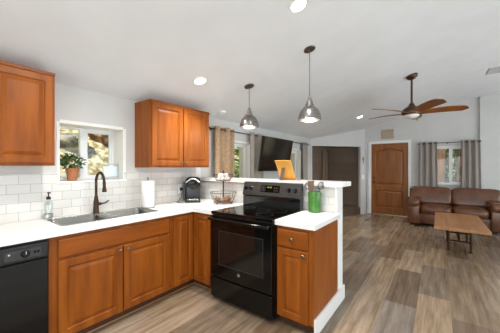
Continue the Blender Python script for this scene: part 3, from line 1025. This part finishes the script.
def utensil(name, label, foot, tip, m, kind):
    t = thing(name, label, 'utensil', foot)
    f, p = Vector(foot), Vector(tip)
    d = (p - f).normalized()
    L = (p - f).length
    bm = B(); tube(bm, [f, f + d * (L - 0.075)], [0.006, 0.005], 8); obj('handle', bm, m, t, smooth=True)
    bm = B()
    if kind == 'spatula':
        flat_tool(bm, f + d * (L - 0.11), p, 0.020, 0.038, 0.004, (0.5, -1, 0))
        obj('blade', bm, m, t)
    else:
        sphere(bm, (0, 0, 0), 1.0, 0.034, 0.010, 0.046, 2)
        bm.transform(Matrix.Translation(f + d * (L - 0.04)) @ Vector((0, 0, 1)).rotation_difference(d).to_matrix().to_4x4() @ Matrix.Rotation(0.45, 4, 'Z'))
        obj('bowl', bm, m, t, smooth=True)
utensil('spatula', 'wide brown wooden spatula standing in the green crock', (cx - 0.01, cy - 0.03, bz), (cx - 0.03, cy - 0.035, 1.235), 'spoonwood', 'spatula')
utensil('serving_spoon', 'grey serving spoon in the green crock leaning towards the range', (cx + 0.0, cy + 0.02, bz), (cx - 0.09, cy + 0.01, 1.215), 'nickel', 'spoon')
utensil('serving_spoon', 'grey serving spoon in the green crock leaning away from the range', (cx + 0.0, cy + 0.02, bz), (cx + 0.07, cy + 0.015, 1.225), 'nickel', 'spoon')

# easel-backed frame on the bar
t = thing('easel_frame', 'orange tan easel-backed picture frame on the bar top', 'picture frame', (-1.41, 2.6, 1.222))
bm = B()
fb, ft = (2.66, 1.228), (2.515, 1.452)
dv = Vector((0, ft[0] - fb[0], ft[1] - fb[1])).normalized(); nv_ = Vector((0, -dv.z, dv.y))
ring_loft(bm, [[Vector((x, q[0], q[1])) + nv_ * o_ for o_ in (0, 0.012)] [::1] + [Vector((x, p[0], p[1])) + nv_ * o_ for o_ in (0.012, 0)] for x in (-1.512, -1.316) for q, p in ((fb, ft),)])
obj('backing', bm, 'kraft', t)
bm = B(); ring_loft(bm, [[Vector((x, y, z)) for x in (-1.455, -1.405)][::s_] for y, z, s_ in ()] or [[Vector((-1.45, 2.562, 1.39)), Vector((-1.41, 2.562, 1.39)), Vector((-1.41, 2.57, 1.395)), Vector((-1.45, 2.57, 1.395))],
                                                  [Vector((-1.455, 2.515, 1.2225)), Vector((-1.405, 2.515, 1.2225)), Vector((-1.405, 2.523, 1.2225)), Vector((-1.455, 2.523, 1.2225))]])
obj('easel_leg', bm, 'kraft_d', t)
bm = B(); box(bm, -1.53, -1.27, 2.62, 2.72, 1.2222, 1.232, 0.003); obj('ledge', bm, 'oak', t)

# ------------------------------------------------------------------ upper cabinets
def upper(name, label, y0, y1, z0, z1, knobs):
    xf = -2.52
    t = thing(name, label, 'cabinet', ((XL + xf) / 2, (y0 + y1) / 2, z0))
    bm = B(); box(bm, XL + 0.001, xf, y0, y1, z0, z1, 0.002); obj('carcass', bm, 'wood', t)
    ym = (y0 + y1) / 2
    for k, (a, b) in enumerate(((y0 + 0.018, ym - 0.006), (ym + 0.006, y1 - 0.018))):
        bm = B(); panel(bm, (xf, a, z0 + 0.02), (0, 1, 0), (1, 0, 0), b - a, z1 - z0 - 0.05, stile=0.05); d = obj('door', bm, 'wood', t)
        knob(d, (xf + 0.02, (b - 0.028) if k == 0 else (a + 0.028), z0 + 0.052), (1, 0, 0))
    bm = B(); box(bm, xf, xf + 0.012, y0, y1, z1 - 0.028, z1, 0.004); obj('top_rail', bm, 'wood_h', t)
    return t
upper('wall_cabinet', 'wood upper cabinet with two doors over the paper towels and coffee maker', 1.548, 2.436, 1.37, 2.12, 1)
upper('wall_cabinet', 'wood upper cabinet over the dishwasher', -0.07, 0.70, 1.385, 2.14, 1)

# ------------------------------------------------------------------ things on the window sill
wx, wy, wz = -2.945, 0.962, W1[2] + 0.004
t = thing('potted_plant', 'green leafy plant in a terracotta pot on the window sill', 'plant', (wx, wy, wz))
bm = B()
ring_loft(bm, [circle_pts((wx, wy, wz + z), r_, 24) for r_, z in ((0.038, 0), (0.040, 0.004), (0.052, 0.095), (0.058, 0.096), (0.059, 0.122), (0.053, 0.123), (0.050, 0.11), (0.02, 0.105))])
obj('pot', bm, 'terracotta', t, smooth=True)
bm = B(); lathe(bm, (wx, wy, wz + 0.104), [(0.048, 0), (0.046, 0.006), (0.001, 0.010)], 20); obj('soil', bm, 'soil', t)
def leaf_cloud(bm, c, rad, n, size, seed, flat=0.6):
    rnd = random.Random(seed)
    for _ in range(n):
        while True:
            p = Vector((rnd.uniform(-1, 1), rnd.uniform(-1, 1), rnd.uniform(-1, 1)))
            if 0.15 < p.length < 1:
                break
        pos = Vector(c) + Vector((p.x * rad[0], p.y * rad[1], p.z * rad[2]))
        d = (p.normalized() + Vector((rnd.uniform(-.7, .7), rnd.uniform(-.7, .7), rnd.uniform(-.3, .8)))).normalized()
        x, y, _z = frame_of(d)
        s_ = size * rnd.uniform(0.6, 1.3)
        a = rnd.uniform(0, 2 * PI)
        u = x * math.cos(a) + y * math.sin(a)
        v = [bm.verts.new(q) for q in (pos, pos + d * s_ * 0.5 + u * s_ * 0.28, pos + d * s_, pos + d * s_ * 0.5 - u * s_ * 0.28)]
        bm.faces.new(v)
bm = B()
leaf_cloud(bm, (wx, wy, wz + 0.185), (0.07, 0.095, 0.075), 300, 0.036, 3)
fo = obj('foliage', bm, 'leaf', t)
bm = B()
rnd = random.Random(5)
for k in range(9):
    a = rnd.uniform(0, 2 * PI)
    tube(bm, [(wx, wy, wz + 0.10), (wx + 0.03 * math.cos(a), wy + 0.03 * math.sin(a), wz + 0.16), (wx + 0.075 * math.cos(a), wy + 0.085 * math.sin(a), wz + rnd.uniform(0.2, 0.27))], 0.002, 5)
obj('stems', bm, 'leaf', t)
t = thing('sill_holder', 'clear upright holder with a grey base on the window sill', 'holder', (-2.93, 1.33, wz))
bm = B(); box(bm, -2.96, -2.90, 1.235, 1.405, wz, wz + 0.03, 0.003); obj('base', bm, 'ventmetal', t)
bm = B(); box(bm, -2.934, -2.928, 1.242, 1.398, wz + 0.03, wz + 0.145, 0.001); obj('sheet', bm, 'paper', t)
bm = B(); box(bm, -2.922, -2.918, 1.238, 1.402, wz + 0.03, wz + 0.165, 0.001); obj('front_pane', bm, 'glass', t)
bm = B()
for y in (1.238, 1.402):
    tube(bm, [(-2.915, y, wz + 0.03), (-2.915, y, wz + 0.17)], 0.003, 6)
tube(bm, [(-2.915, 1.238, wz + 0.168), (-2.915, 1.402, wz + 0.168)], 0.003, 6)
obj('wire_frame', bm, 'ventmetal', t)

# ------------------------------------------------------------------ pendants
def pendant(label, x, y):
    zc = ceil_z(x)
    zb = 1.885
    t = thing('pendant_light', label, 'pendant lamp', (x, y, zb), 'bell pendants over the bar')
    bm = B(); lathe(bm, Vector((x, y, zc)) + CEIL_UP * 0.004, [(0.064, 0), (0.064, 0.010), (0.060, 0.014), (0.012, 0.017), (0.001, 0.017)], 28, -CEIL_UP); obj('canopy', bm, 'nickel', t, smooth=True)
    bm = B(); cyl(bm, (x, y, zb + 0.245), (x, y, zc - 0.01), 0.0045, n=10); obj('stem', bm, 'nickel', t, smooth=True)
    bm = B()
    prof = [(0.010, 0.255), (0.020, 0.25), (0.022, 0.215), (0.034, 0.21), (0.037, 0.175), (0.046, 0.17), (0.048, 0.150), (0.062, 0.143), (0.085, 0.122), (0.104, 0.092), (0.117, 0.055), (0.122, 0.02), (0.124, 0.0),
            (0.120, 0.0), (0.118, 0.02), (0.112, 0.055), (0.099, 0.09), (0.08, 0.118), (0.05, 0.135), (0.02, 0.14)]
    lathe(bm, (x, y, zb), prof, 32); obj('shade', bm, 'nickel', t, smooth=True)
    bm = B(); lathe(bm, (x, y, zb + 0.15), [(0.014, 0), (0.016, -0.03), (0.035, -0.07), (0.045, -0.105), (0.036, -0.13), (0.001, -0.138)], 20); obj('bulb', bm, 'bulb', t, smooth=True)
    l = light('bulb_light', 'POINT', (0, 0, -0.03), 5, (1, 0.93, 0.82), None, 0.05)
    l.parent = t
pendant('brushed metal bell pendant hanging nearer the window wall, on the shorter stem', -1.945, 2.59)
pendant('brushed metal bell pendant hanging over the peninsula end of the bar, on the longer stem', -1.122, 2.59)

# recessed lights
def recessed(label, x, y, e=70, cone=125):
    z = ceil_z(x)
    up = CEIL_UP if x < -0.43 else Vector((0, 0, 1))
    c = Vector((x, y, z))
    t = thing('recessed_light', label, 'ceiling light', c, 'recessed ceiling lights')
    bm = B()
    ring_loft(bm, [[c + p for p in circle_pts(-up * h, r_, 32, up)] for r_, h in ((0.062, -0.004), (0.062, 0.004), (0.082, 0.006), (0.085, -0.004))], closed=True)
    obj('trim_ring', bm, 'white', t, smooth=True)
    bm = B(); lathe(bm, c + up * 0.003, [(0.063, 0), (0.06, 0.005), (0.001, 0.006)], 28, -up); obj('diffuser', bm, 'lamp', t)
    l = light('lamp_light', 'SPOT', -up * 0.02, e, (1, 0.97, 0.91), (0, 0, -1), 0.06)
    l.data.spot_size = math.radians(cone)
    l.data.spot_blend = 0.8
    l.parent = t
recessed('round recessed light in the ceiling over the peninsula counter', -0.93, 1.92)
recessed('round recessed light in the ceiling near the wall cabinet by the coffee maker', -2.16, 1.95)
recessed('round recessed light in the ceiling in front of the entry door', -1.48, 6.32)
recessed('round recessed light added out of view in the ceiling above the cooking aisle by the sink cabinet', -1.45, 0.72, 95, 165)  # unseen light, added to brighten the kitchen floor and upper cabinets
sdx, sdy = -2.63, 2.82
t = thing('smoke_detector', 'small round white smoke detector on the ceiling by the tan curtain', 'smoke detector', (sdx, sdy, ceil_z(sdx)))
bm = B(); lathe(bm, Vector((sdx, sdy, ceil_z(sdx))) + CEIL_UP * 0.003, [(0.055, 0), (0.055, 0.02), (0.045, 0.03), (0.001, 0.033)], 24, -CEIL_UP); obj('housing', bm, 'vinyl', t, smooth=True)

# ceiling register
t = thing('ceiling_register', 'grey louvred air register in the ceiling', 'vent', (0.86, 6.02, 3.05))
bm = B()
for a, b, c, d_ in ((0.70, 1.05, 5.85, 5.875), (0.70, 1.05, 6.165, 6.19), (0.70, 0.725, 5.875, 6.165), (1.025, 1.05, 5.875, 6.165)):
    box(bm, a, b, c, d_, 3.038, 3.052, 0.002)
obj('frame', bm, 'ventmetal', t)
bm = B()
for k in range(8):
    y = 5.89 + k * 0.036
    box(bm, 0.725, 1.025, 0, 0.024, 0, 0.002, mx=Matrix.Translation((0, y, 3.047)) @ Matrix.Rotation(-0.5, 4, 'X'))
obj('louvres', bm, 'ventmetal', t)

# ------------------------------------------------------------------ ceiling fan
FX, FY = -0.35, 4.95
fz = ceil_z(FX)
t = thing('ceiling_fan', 'bronze ceiling fan with five long wooden blades and a light bowl', 'ceiling fan', (FX, FY, 2.25))
bm = B(); lathe(bm, Vector((FX, FY, fz)) + CEIL_UP * 0.004, [(0.085, 0), (0.088, 0.02), (0.075, 0.05), (0.03, 0.075), (0.001, 0.076)], 28, -CEIL_UP); obj('canopy', bm, 'fanmetal', t, smooth=True)
bm = B(); cyl(bm, (FX, FY, 2.40), (FX, FY, fz - 0.05), 0.016); obj('downrod', bm, 'fanmetal', t, smooth=True)
bm = B(); lathe(bm, (FX, FY, 2.235), [(0.08, 0.0), (0.135, 0.012), (0.15, 0.05), (0.14, 0.085), (0.09, 0.125), (0.05, 0.15), (0.04, 0.18), (0.022, 0.20), (0.016, 0.21)], 32); obj('motor_housing', bm, 'fanmetal', t, smooth=True)
bm = B(); lathe(bm, (FX, FY, 2.237), [(0.11, 0), (0.105, -0.02), (0.08, -0.045), (0.04, -0.06), (0.001, -0.063)], 28); obj('light_bowl', bm, 'fanglass', t, smooth=True)
bm = B(); cyl(bm, (FX + 0.075, FY - 0.04, 2.16), (FX + 0.075, FY - 0.04, 2.25), 0.0015, n=6); sphere(bm, (FX + 0.075, FY - 0.04, 2.15), 0.014, 1, 1, 1.5); obj('pull_chain', bm, 'nickel', t)
for k in range(5):
    a = math.radians(15 + 72 * k)
    bm = B()
    rings = []
    for s_ in range(13):
        q = s_ / 12
        rad = 0.10 + 0.66 * q
        w = 0.045 + 0.045 * math.sin(PI * min(1, q * 0.62 + 0.12)) if q < 0.9 else 0.09 * math.sqrt(max(0.02, (1 - q) / 0.1)) * 0.95
        zc = 0.015 * math.sin(PI * q) + 0.02 * q
        pit = math.radians(-15)
        r4 = []
        for sx_, sz_ in ((-1, -1), (1, -1), (1, 1), (-1, 1)):
            v = Vector((rad, sx_ * w * math.cos(pit) , 2.27 + zc + sx_ * w * math.sin(pit) + sz_ * 0.005))
            r4.append(Vector((FX + v.x * math.cos(a) - v.y * math.sin(a), FY + v.x * math.sin(a) + v.y * math.cos(a), v.z)))
        rings.append(r4)
    ring_loft(bm, rings)
    obj('blade', bm, 'fanwood', t, smooth=True)

# ------------------------------------------------------------------ curtains and rods
def curtain(name, label, group, P0, P1, z1, z0, folds, amp, m, nrm, flare=0.0, out=0.02):
    P0, P1, nrm = Vector(P0), Vector(P1), Vector(nrm)
    t = thing(name, label, 'curtain', ((P0.x + P1.x) / 2, (P0.y + P1.y) / 2, z0), group)
    bm = B()
    nx, nz_ = folds * 10, 10
    g = []
    for j in range(nz_ + 1):
        q = j / nz_
        row = []
        for i in range(nx + 1):
            s_ = i / nx
            sf = 0.5 + (s_ - 0.5) * (1 + flare * q)
            p = P0.lerp(P1, sf)
            w = amp * math.sin(2 * PI * folds * s_) * (1 - 0.25 * q) + 0.012 * q * math.sin(2 * PI * 1.3 * s_ + 1.0)
            row.append(bm.verts.new((p + nrm * w).to_3d() + Vector((0, 0, z1 + (z0 - z1) * q))))
        g.append(row)
    for j in range(nz_):
        for i in range(nx):
            bm.faces.new((g[j][i], g[j][i + 1], g[j + 1][i + 1], g[j + 1][i]))
    obj('panel', bm, m, t, smooth=True, solid=0.004)
    for k in range(folds * 2):
        s_ = (k + 0.5) / (folds * 2)
        s_ = (k) / (folds * 2) if k else 0.02
        p = P0.lerp(P1, s_)
        bm = B(); tube(bm, circle_pts((p.x, p.y, z1 - 0.045), 0.021, 16, (P1 - P0)), 0.005, 6, closed=True)
        obj('grommet', bm, 'rod', t, smooth=True)
    return t
def rod(label, P0, P1, brackets, nrm, wall):
    P0, P1, nrm = Vector(P0), Vector(P1), Vector(nrm)
    t = thing('curtain_rod', label, 'curtain rod', (P0 + P1) / 2)
    bm = B(); cyl(bm, P0, P1, 0.008, n=10); obj('pole', bm, 'rod', t, smooth=True)
    for p in (P0, P1):
        bm = B(); sphere(bm, p, 0.018); obj('finial', bm, 'rod', t, smooth=True)
    for s_ in brackets:
        p = P0.lerp(P1, s_)
        bm = B(); cyl(bm, p, p - nrm * wall, 0.006, n=8); lathe(bm, p - nrm * wall, [(0.02, 0), (0.02, 0.006)], 14, nrm); obj('bracket', bm, 'rod', t, smooth=True)
RX_, RZ = -2.745, 1.965
rod('long dark curtain rod along the window wall behind the bar', (RX_, 2.66, RZ), (RX_, 6.28, RZ), (0.03, 0.47, 0.97), (1, 0, 0), 0.085)
curtain('curtain', 'tan patterned curtain panel hanging next to the kitchen wall cabinet', 'curtains on the window wall', (RX_, 2.77, 0), (RX_, 3.24, 0), 2.005, 0.06, 2, 0.055, 'curtain', (1, 0, 0))
curtain('curtain', 'grey beige curtain panel partly hidden behind the television', 'curtains on the window wall', (RX_, 3.68, 0), (RX_, 4.12, 0), 2.005, 0.06, 2, 0.055, 'curtain_w', (1, 0, 0))
curtain('curtain', 'narrow grey curtain panel beside the dark niche', 'curtains on the window wall', (RX_, 5.90, 0), (RX_, 6.22, 0), 2.005, 0.42, 3, 0.03, 'curtain_g', (1, 0, 0))
RY, RZ2 = 8.03, 1.985
rod('short dark curtain rod over the window behind the sofa', (-0.42, RY - 0.02, RZ2), (0.80, RY - 0.02, RZ2), (0.03, 0.5, 0.96), (0, -1, 0), 0.125)
curtain('curtain', 'taupe curtain panel between the entry door and the sofa window', 'curtains behind the sofa', (-0.39, RY - 0.02, 0), (-0.02, RY - 0.02, 0), 2.025, 0.08, 3, 0.045, 'curtain_g', (0, -1, 0), 0.12)
curtain('curtain', 'taupe curtain panel in the corner past the sofa window', 'curtains behind the sofa', (0.46, RY - 0.02, 0), (0.80, RY - 0.02, 0), 2.025, 0.08, 3, 0.045, 'curtain_g', (0, -1, 0), 0.15)

# television
t = thing('television', 'large dark flat television tilted down on the window wall', 'television', (-2.55, 4.3, 1.3))
tb, tt = Vector((-2.578, 0, 1.295)), Vector((-2.47, 0, 1.93))
du = (tt - tb).normalized(); dn = Vector((du.z, 0, -du.x))
def tvbox(y0, y1, s0, s1, n0, n1):
    bm = B(); L_ = (tt - tb).length
    ring_loft(bm, [[tb + du * s_ * L_ + dn * nn + Vector((0, y, 0)) for s_, nn in ((s0, n0), (s1, n0), (s1, n1), (s0, n1))] for y in (y0, y1)])
    return bm
obj('case', tvbox(3.75, 4.85, 0, 1, -0.045, 0.0), 'tvbezel', t)
obj('screen', tvbox(3.762, 4.838, 0.03, 0.982, 0.0, 0.003), 'tvblack', t)
bm = B(); box(bm, XL, XL + 0.02, 4.15, 4.45, 1.45, 1.80, 0.003); box(bm, XL + 0.02, -2.575, 4.27, 4.33, 1.58, 1.66); obj('wall_mount', bm, 'black_s', t)

# ------------------------------------------------------------------ sofa
sx0, sx1, sy0, sy1 = -0.60, 1.12, 7.02, 7.94
t = thing('leather_sofa', 'brown leather two-seat sofa under the end window', 'sofa', ((sx0 + sx1) / 2, 7.5, 0))
bm = B(); box(bm, sx0 + 0.04, sx1 - 0.04, sy0 + 0.08, sy1, 0.06, 0.30, 0.02, 3); obj('base', bm, 'leather', t, smooth=True)
bm = B(); box(bm, sx0 + 0.06, sx1 - 0.06, sy1 - 0.20, sy1, 0.28, 0.76, 0.05, 3); obj('back_frame', bm, 'leather', t, smooth=True)
for xa in (sx0, sx1 - 0.27):
    bm = B()
    box(bm, xa + 0.015, xa + 0.255, sy0 + 0.02, sy1 - 0.02, 0.05, 0.50, 0.03, 3)
    a_ = obj('arm', bm, 'leather', t, smooth=True)
    bm = B(); soft_box(bm, (xa + 0.135, (sy0 + sy1) / 2 - 0.02, 0.535), (0.285, sy1 - sy0 - 0.02, 0.23), 4.5); obj('arm_pad', bm, 'leather', a_, smooth=True)
xm = (sx0 + sx1) / 2
for xa, xb in ((sx0 + 0.25, xm), (xm, sx1 - 0.25)):
    bm = B(); soft_box(bm, ((xa + xb) / 2, sy0 + 0.36, 0.385), (xb - xa + 0.01, 0.72, 0.20), 5.0, crown=0.15); obj('seat_cushion', bm, 'leather', t, smooth=True)
for xa, xb in ((sx0 + 0.02, xm), (xm, sx1 - 0.02)):
    bm = B(); soft_box(bm, ((xa + xb) / 2, sy1 - 0.25, 0.66), (xb - xa + 0.01, 0.30, 0.43), 7.0, mx=Matrix.Rotation(math.radians(-12), 3, 'X')); obj('back_cushion', bm, 'leather', t, smooth=True)
for x in (sx0 + 0.08, sx1 - 0.08):
    for y in (sy0 + 0.12, sy1 - 0.08):
        bm = B(); cyl(bm, (x, y, 0), (x, y, 0.065), 0.025, 0.03); obj('foot', bm, 'wood_in', t)

# coffee table
t = thing('coffee_table', 'low coffee table with plank wood top and dark pipe legs', 'coffee table', (0.28, 5.65, 0))
bm = B()
for k in range(4):
    w = 0.66 / 4
    box(bm, -0.05 + k * w, -0.05 + (k + 1) * w - 0.001, 4.90, 6.46, 0.405, 0.45, 0.002)
obj('tabletop', bm, 'oak', t)
for x in (0.14, 0.42):
    for y in (5.32, 5.98):
        bm = B(); cyl(bm, (x, y, 0.0), (x, y, 0.40), 0.017, n=14); lathe(bm, (x, y, 0), [(0.028, 0), (0.028, 0.012), (0.017, 0.02)], 14); lathe(bm, (x, y, 0.385), [(0.017, 0), (0.045, 0.012), (0.045, 0.02)], 14)
        lathe(bm, (x, y, 0.145), [(0.017, 0), (0.024, 0.003), (0.024, 0.037), (0.017, 0.04)], 14); obj('leg', bm, 'pipe', t, smooth=True)
bm = B()
for y in (5.32, 5.98):
    cyl(bm, (0.14, y, 0.165), (0.42, y, 0.165), 0.014, n=12)
obj('cross_pipe', bm, 'pipe', t, smooth=True)
bm = B(); cyl(bm, (0.28, 5.32, 0.165), (0.28, 5.98, 0.165), 0.014, n=12); obj('stretcher', bm, 'pipe', t, smooth=True)
for y0, y1 in ((5.32, 5.50), (5.98, 5.80)):
    bm = B(); cyl(bm, (0.28, y0, 0.165), (0.28, y1, 0.40), 0.012, n=12); obj('brace', bm, 'pipe', t, smooth=True)

# ------------------------------------------------------------------ small wall things by the door
t = thing('wall_plaque', 'tan square framed plaque above the entry door', 'plaque', (-1.155, YE, 2.32))
bm = B()
for a, b, c, d_ in ((-1.31, -1.00, 2.19, 2.235), (-1.31, -1.00, 2.405, 2.45), (-1.31, -1.265, 2.235, 2.405), (-1.045, -1.00, 2.235, 2.405)):
    box(bm, a, b, YE - 0.025, YE, c, d_, 0.004)
obj('frame', bm, 'tanframe', t)
bm = B(); box(bm, -1.265, -1.045, YE - 0.012, YE, 2.235, 2.405); obj('face', bm, 'tanface', t)
q = A + ad * (Ln - 0.055)
dm = Matrix.Translation((q.x, q.y, 0)) @ Matrix.Rotation(math.atan2(ad.y, ad.x), 4, 'Z')
bm = B(); box(bm, -0.008, 0.008, -0.012, 0, 1.48, 1.68, 0.002, mx=dm); box(bm, -0.035, 0.035, -0.012, 0, 1.60, 1.622, 0.002, mx=dm)
tag(obj('wall_cross', bm, 'rod'), 'small dark cross on the white wall between the niche and the door', 'ornament')
t = thing('light_switch', 'white light switch on the wall beside the entry door', 'switch', (q.x, q.y, 1.08))
bm = B(); box(bm, -0.038, 0.038, -0.006, 0, 1.02, 1.14, 0.002, mx=dm); obj('cover_plate', bm, 'vinyl', t)
bm = B(); box(bm, -0.012, 0.012, -0.010, -0.006, 1.05, 1.11, 0.001, mx=dm); obj('rocker', bm, 'white', t)

# ------------------------------------------------------------------ outdoors
def terrain(name, x0, x1, y0, y1, nx, ny, fz, m):
    bm = B()
    g = [[bm.verts.new((x0 + (x1 - x0) * i / nx, y0 + (y1 - y0) * j / ny, fz(x0 + (x1 - x0) * i / nx, y0 + (y1 - y0) * j / ny))) for j in range(ny + 1)] for i in range(nx + 1)]
    for i in range(nx):
        for j in range(ny):
            bm.faces.new((g[i][j], g[i + 1][j], g[i + 1][j + 1], g[i][j + 1]))
    return struct(name, bm, m, smooth=True)
def hill_z(x, y):
    k = max(0.0, min(1.0, (6.2 - y) / 1.6))
    k = k * k * (3 - 2 * k)
    d = max(0.0, -3.8 - x)
    up = 0.30 + d * 0.80 + 0.16 * noise.noise(Vector((x, y, 3)) * 1.3) + 0.05 * noise.noise(Vector((x, y, 7)) * 5)
    far = 0.05 * d + 0.08 * noise.noise(Vector((x, y, 0)) * 1.5) + 0.5 * max(0, -11 - x)
    return -0.15 + k * up * min(1, (-3.14 - x) / 0.5) + (1 - k) * far
terrain('ground_hillside', -18, -3.14, -8, 26, 90, 140, hill_z, 'dirt')
terrain('ground_yard', -3.14, 14, 8.5, 30, 30, 36, lambda x, y: -0.15 + 0.03 * max(0, y - 12) + 0.45 * max(0, y - 17) + 0.05 * noise.noise(Vector((x, y, 1))), 'outground')
def boulder(x, y, r_, m, label, seed, sq=0.75):
    bm = B(); sphere(bm, (0, 0, 0), r_, 1.15, 1.0, sq, 3, 0.45, seed)
    o = obj('boulder', bm, m, smooth=True); o.location = (x, y, hill_z(x, y) + r_ * 0.25)
    tag(o, label, 'boulder')
boulder(-5.8, 1.88, 0.25, 'rock', 'big grey boulder high on the slope, seen over the potted plant', 1)
boulder(-6.0, 2.50, 0.25, 'rock_b', 'tan rusty boulder on the slope, largest in the sliding half of the kitchen window', 2, 0.9)
boulder(-5.0, 2.14, 0.15, 'rock_b', 'small rusty rock low on the slope beneath the tan boulder', 3, 0.9)
boulder(-5.0, 1.58, 0.14, 'rock', 'small grey rock low on the slope beside the potted plant', 5)
boulder(-7.2, 2.62, 0.35, 'rock', 'grey boulder highest on the slope outside the kitchen window', 4)
def tree(label, x, y, h, tr, m, crown_z, rad, n, seed, z0=-0.2, size=0.22):
    t = thing('tree', label, 'tree', (x, y, z0))
    rnd = random.Random(seed)
    bm = B(); tube(bm, [(x, y, z0), (x + rnd.uniform(-.1, .1), y, h * 0.5), (x + rnd.uniform(-.15, .15), y, h)], [tr * 1.15, tr, tr * 0.5], 12); obj('trunk', bm, 'bark', t, smooth=True)
    bm = B(); leaf_cloud(bm, (x, y, crown_z), rad, n, size, seed); obj('crown', bm, m, t)
tree('tree with a bare brown trunk nearest outside the tan curtain window', -5.0, 6.36, 6.0, 0.13, 'needles2', 4.6, (1.2, 1.2, 1.2), 900, 11)
tree('dense green tree outside the tan curtain window', -7.6, 8.6, 4.5, 0.12, 'needles2', 1.9, (1.6, 1.6, 1.9), 2200, 12, size=0.3)
tree('pale green bushy tree outside the window behind the television', -6.6, 12.2, 4.5, 0.12, 'needles2', 1.9, (1.6, 1.6, 1.9), 2000, 13, size=0.3)
tree('dark green tree outside the window behind the television', -7.4, 16.4, 5.0, 0.12, 'needles', 2.3, (1.7, 1.7, 2.0), 1800, 14, size=0.3)
tree('brown trunked pine standing nearest outside the end window', 0.02, 10.9, 6.0, 0.13, 'needles', 4.8, (1.2, 1.2, 1.2), 800, 15)
tree('slender pine behind the other trunk outside the end window', 0.75, 13.4, 6.0, 0.12, 'needles2', 4.8, (1.2, 1.2, 1.2), 800, 16)
tree('low leafy green tree far outside the end window', 0.4, 16.4, 3.4, 0.15, 'needles2', 1.5, (1.6, 1.2, 1.5), 2200, 17, size=0.3)
tree('leafy tree further off outside the end window', 3.0, 19.5, 4.5, 0.15, 'needles', 2.6, (1.8, 1.4, 2.0), 1800, 18, z0=0.9, size=0.3)
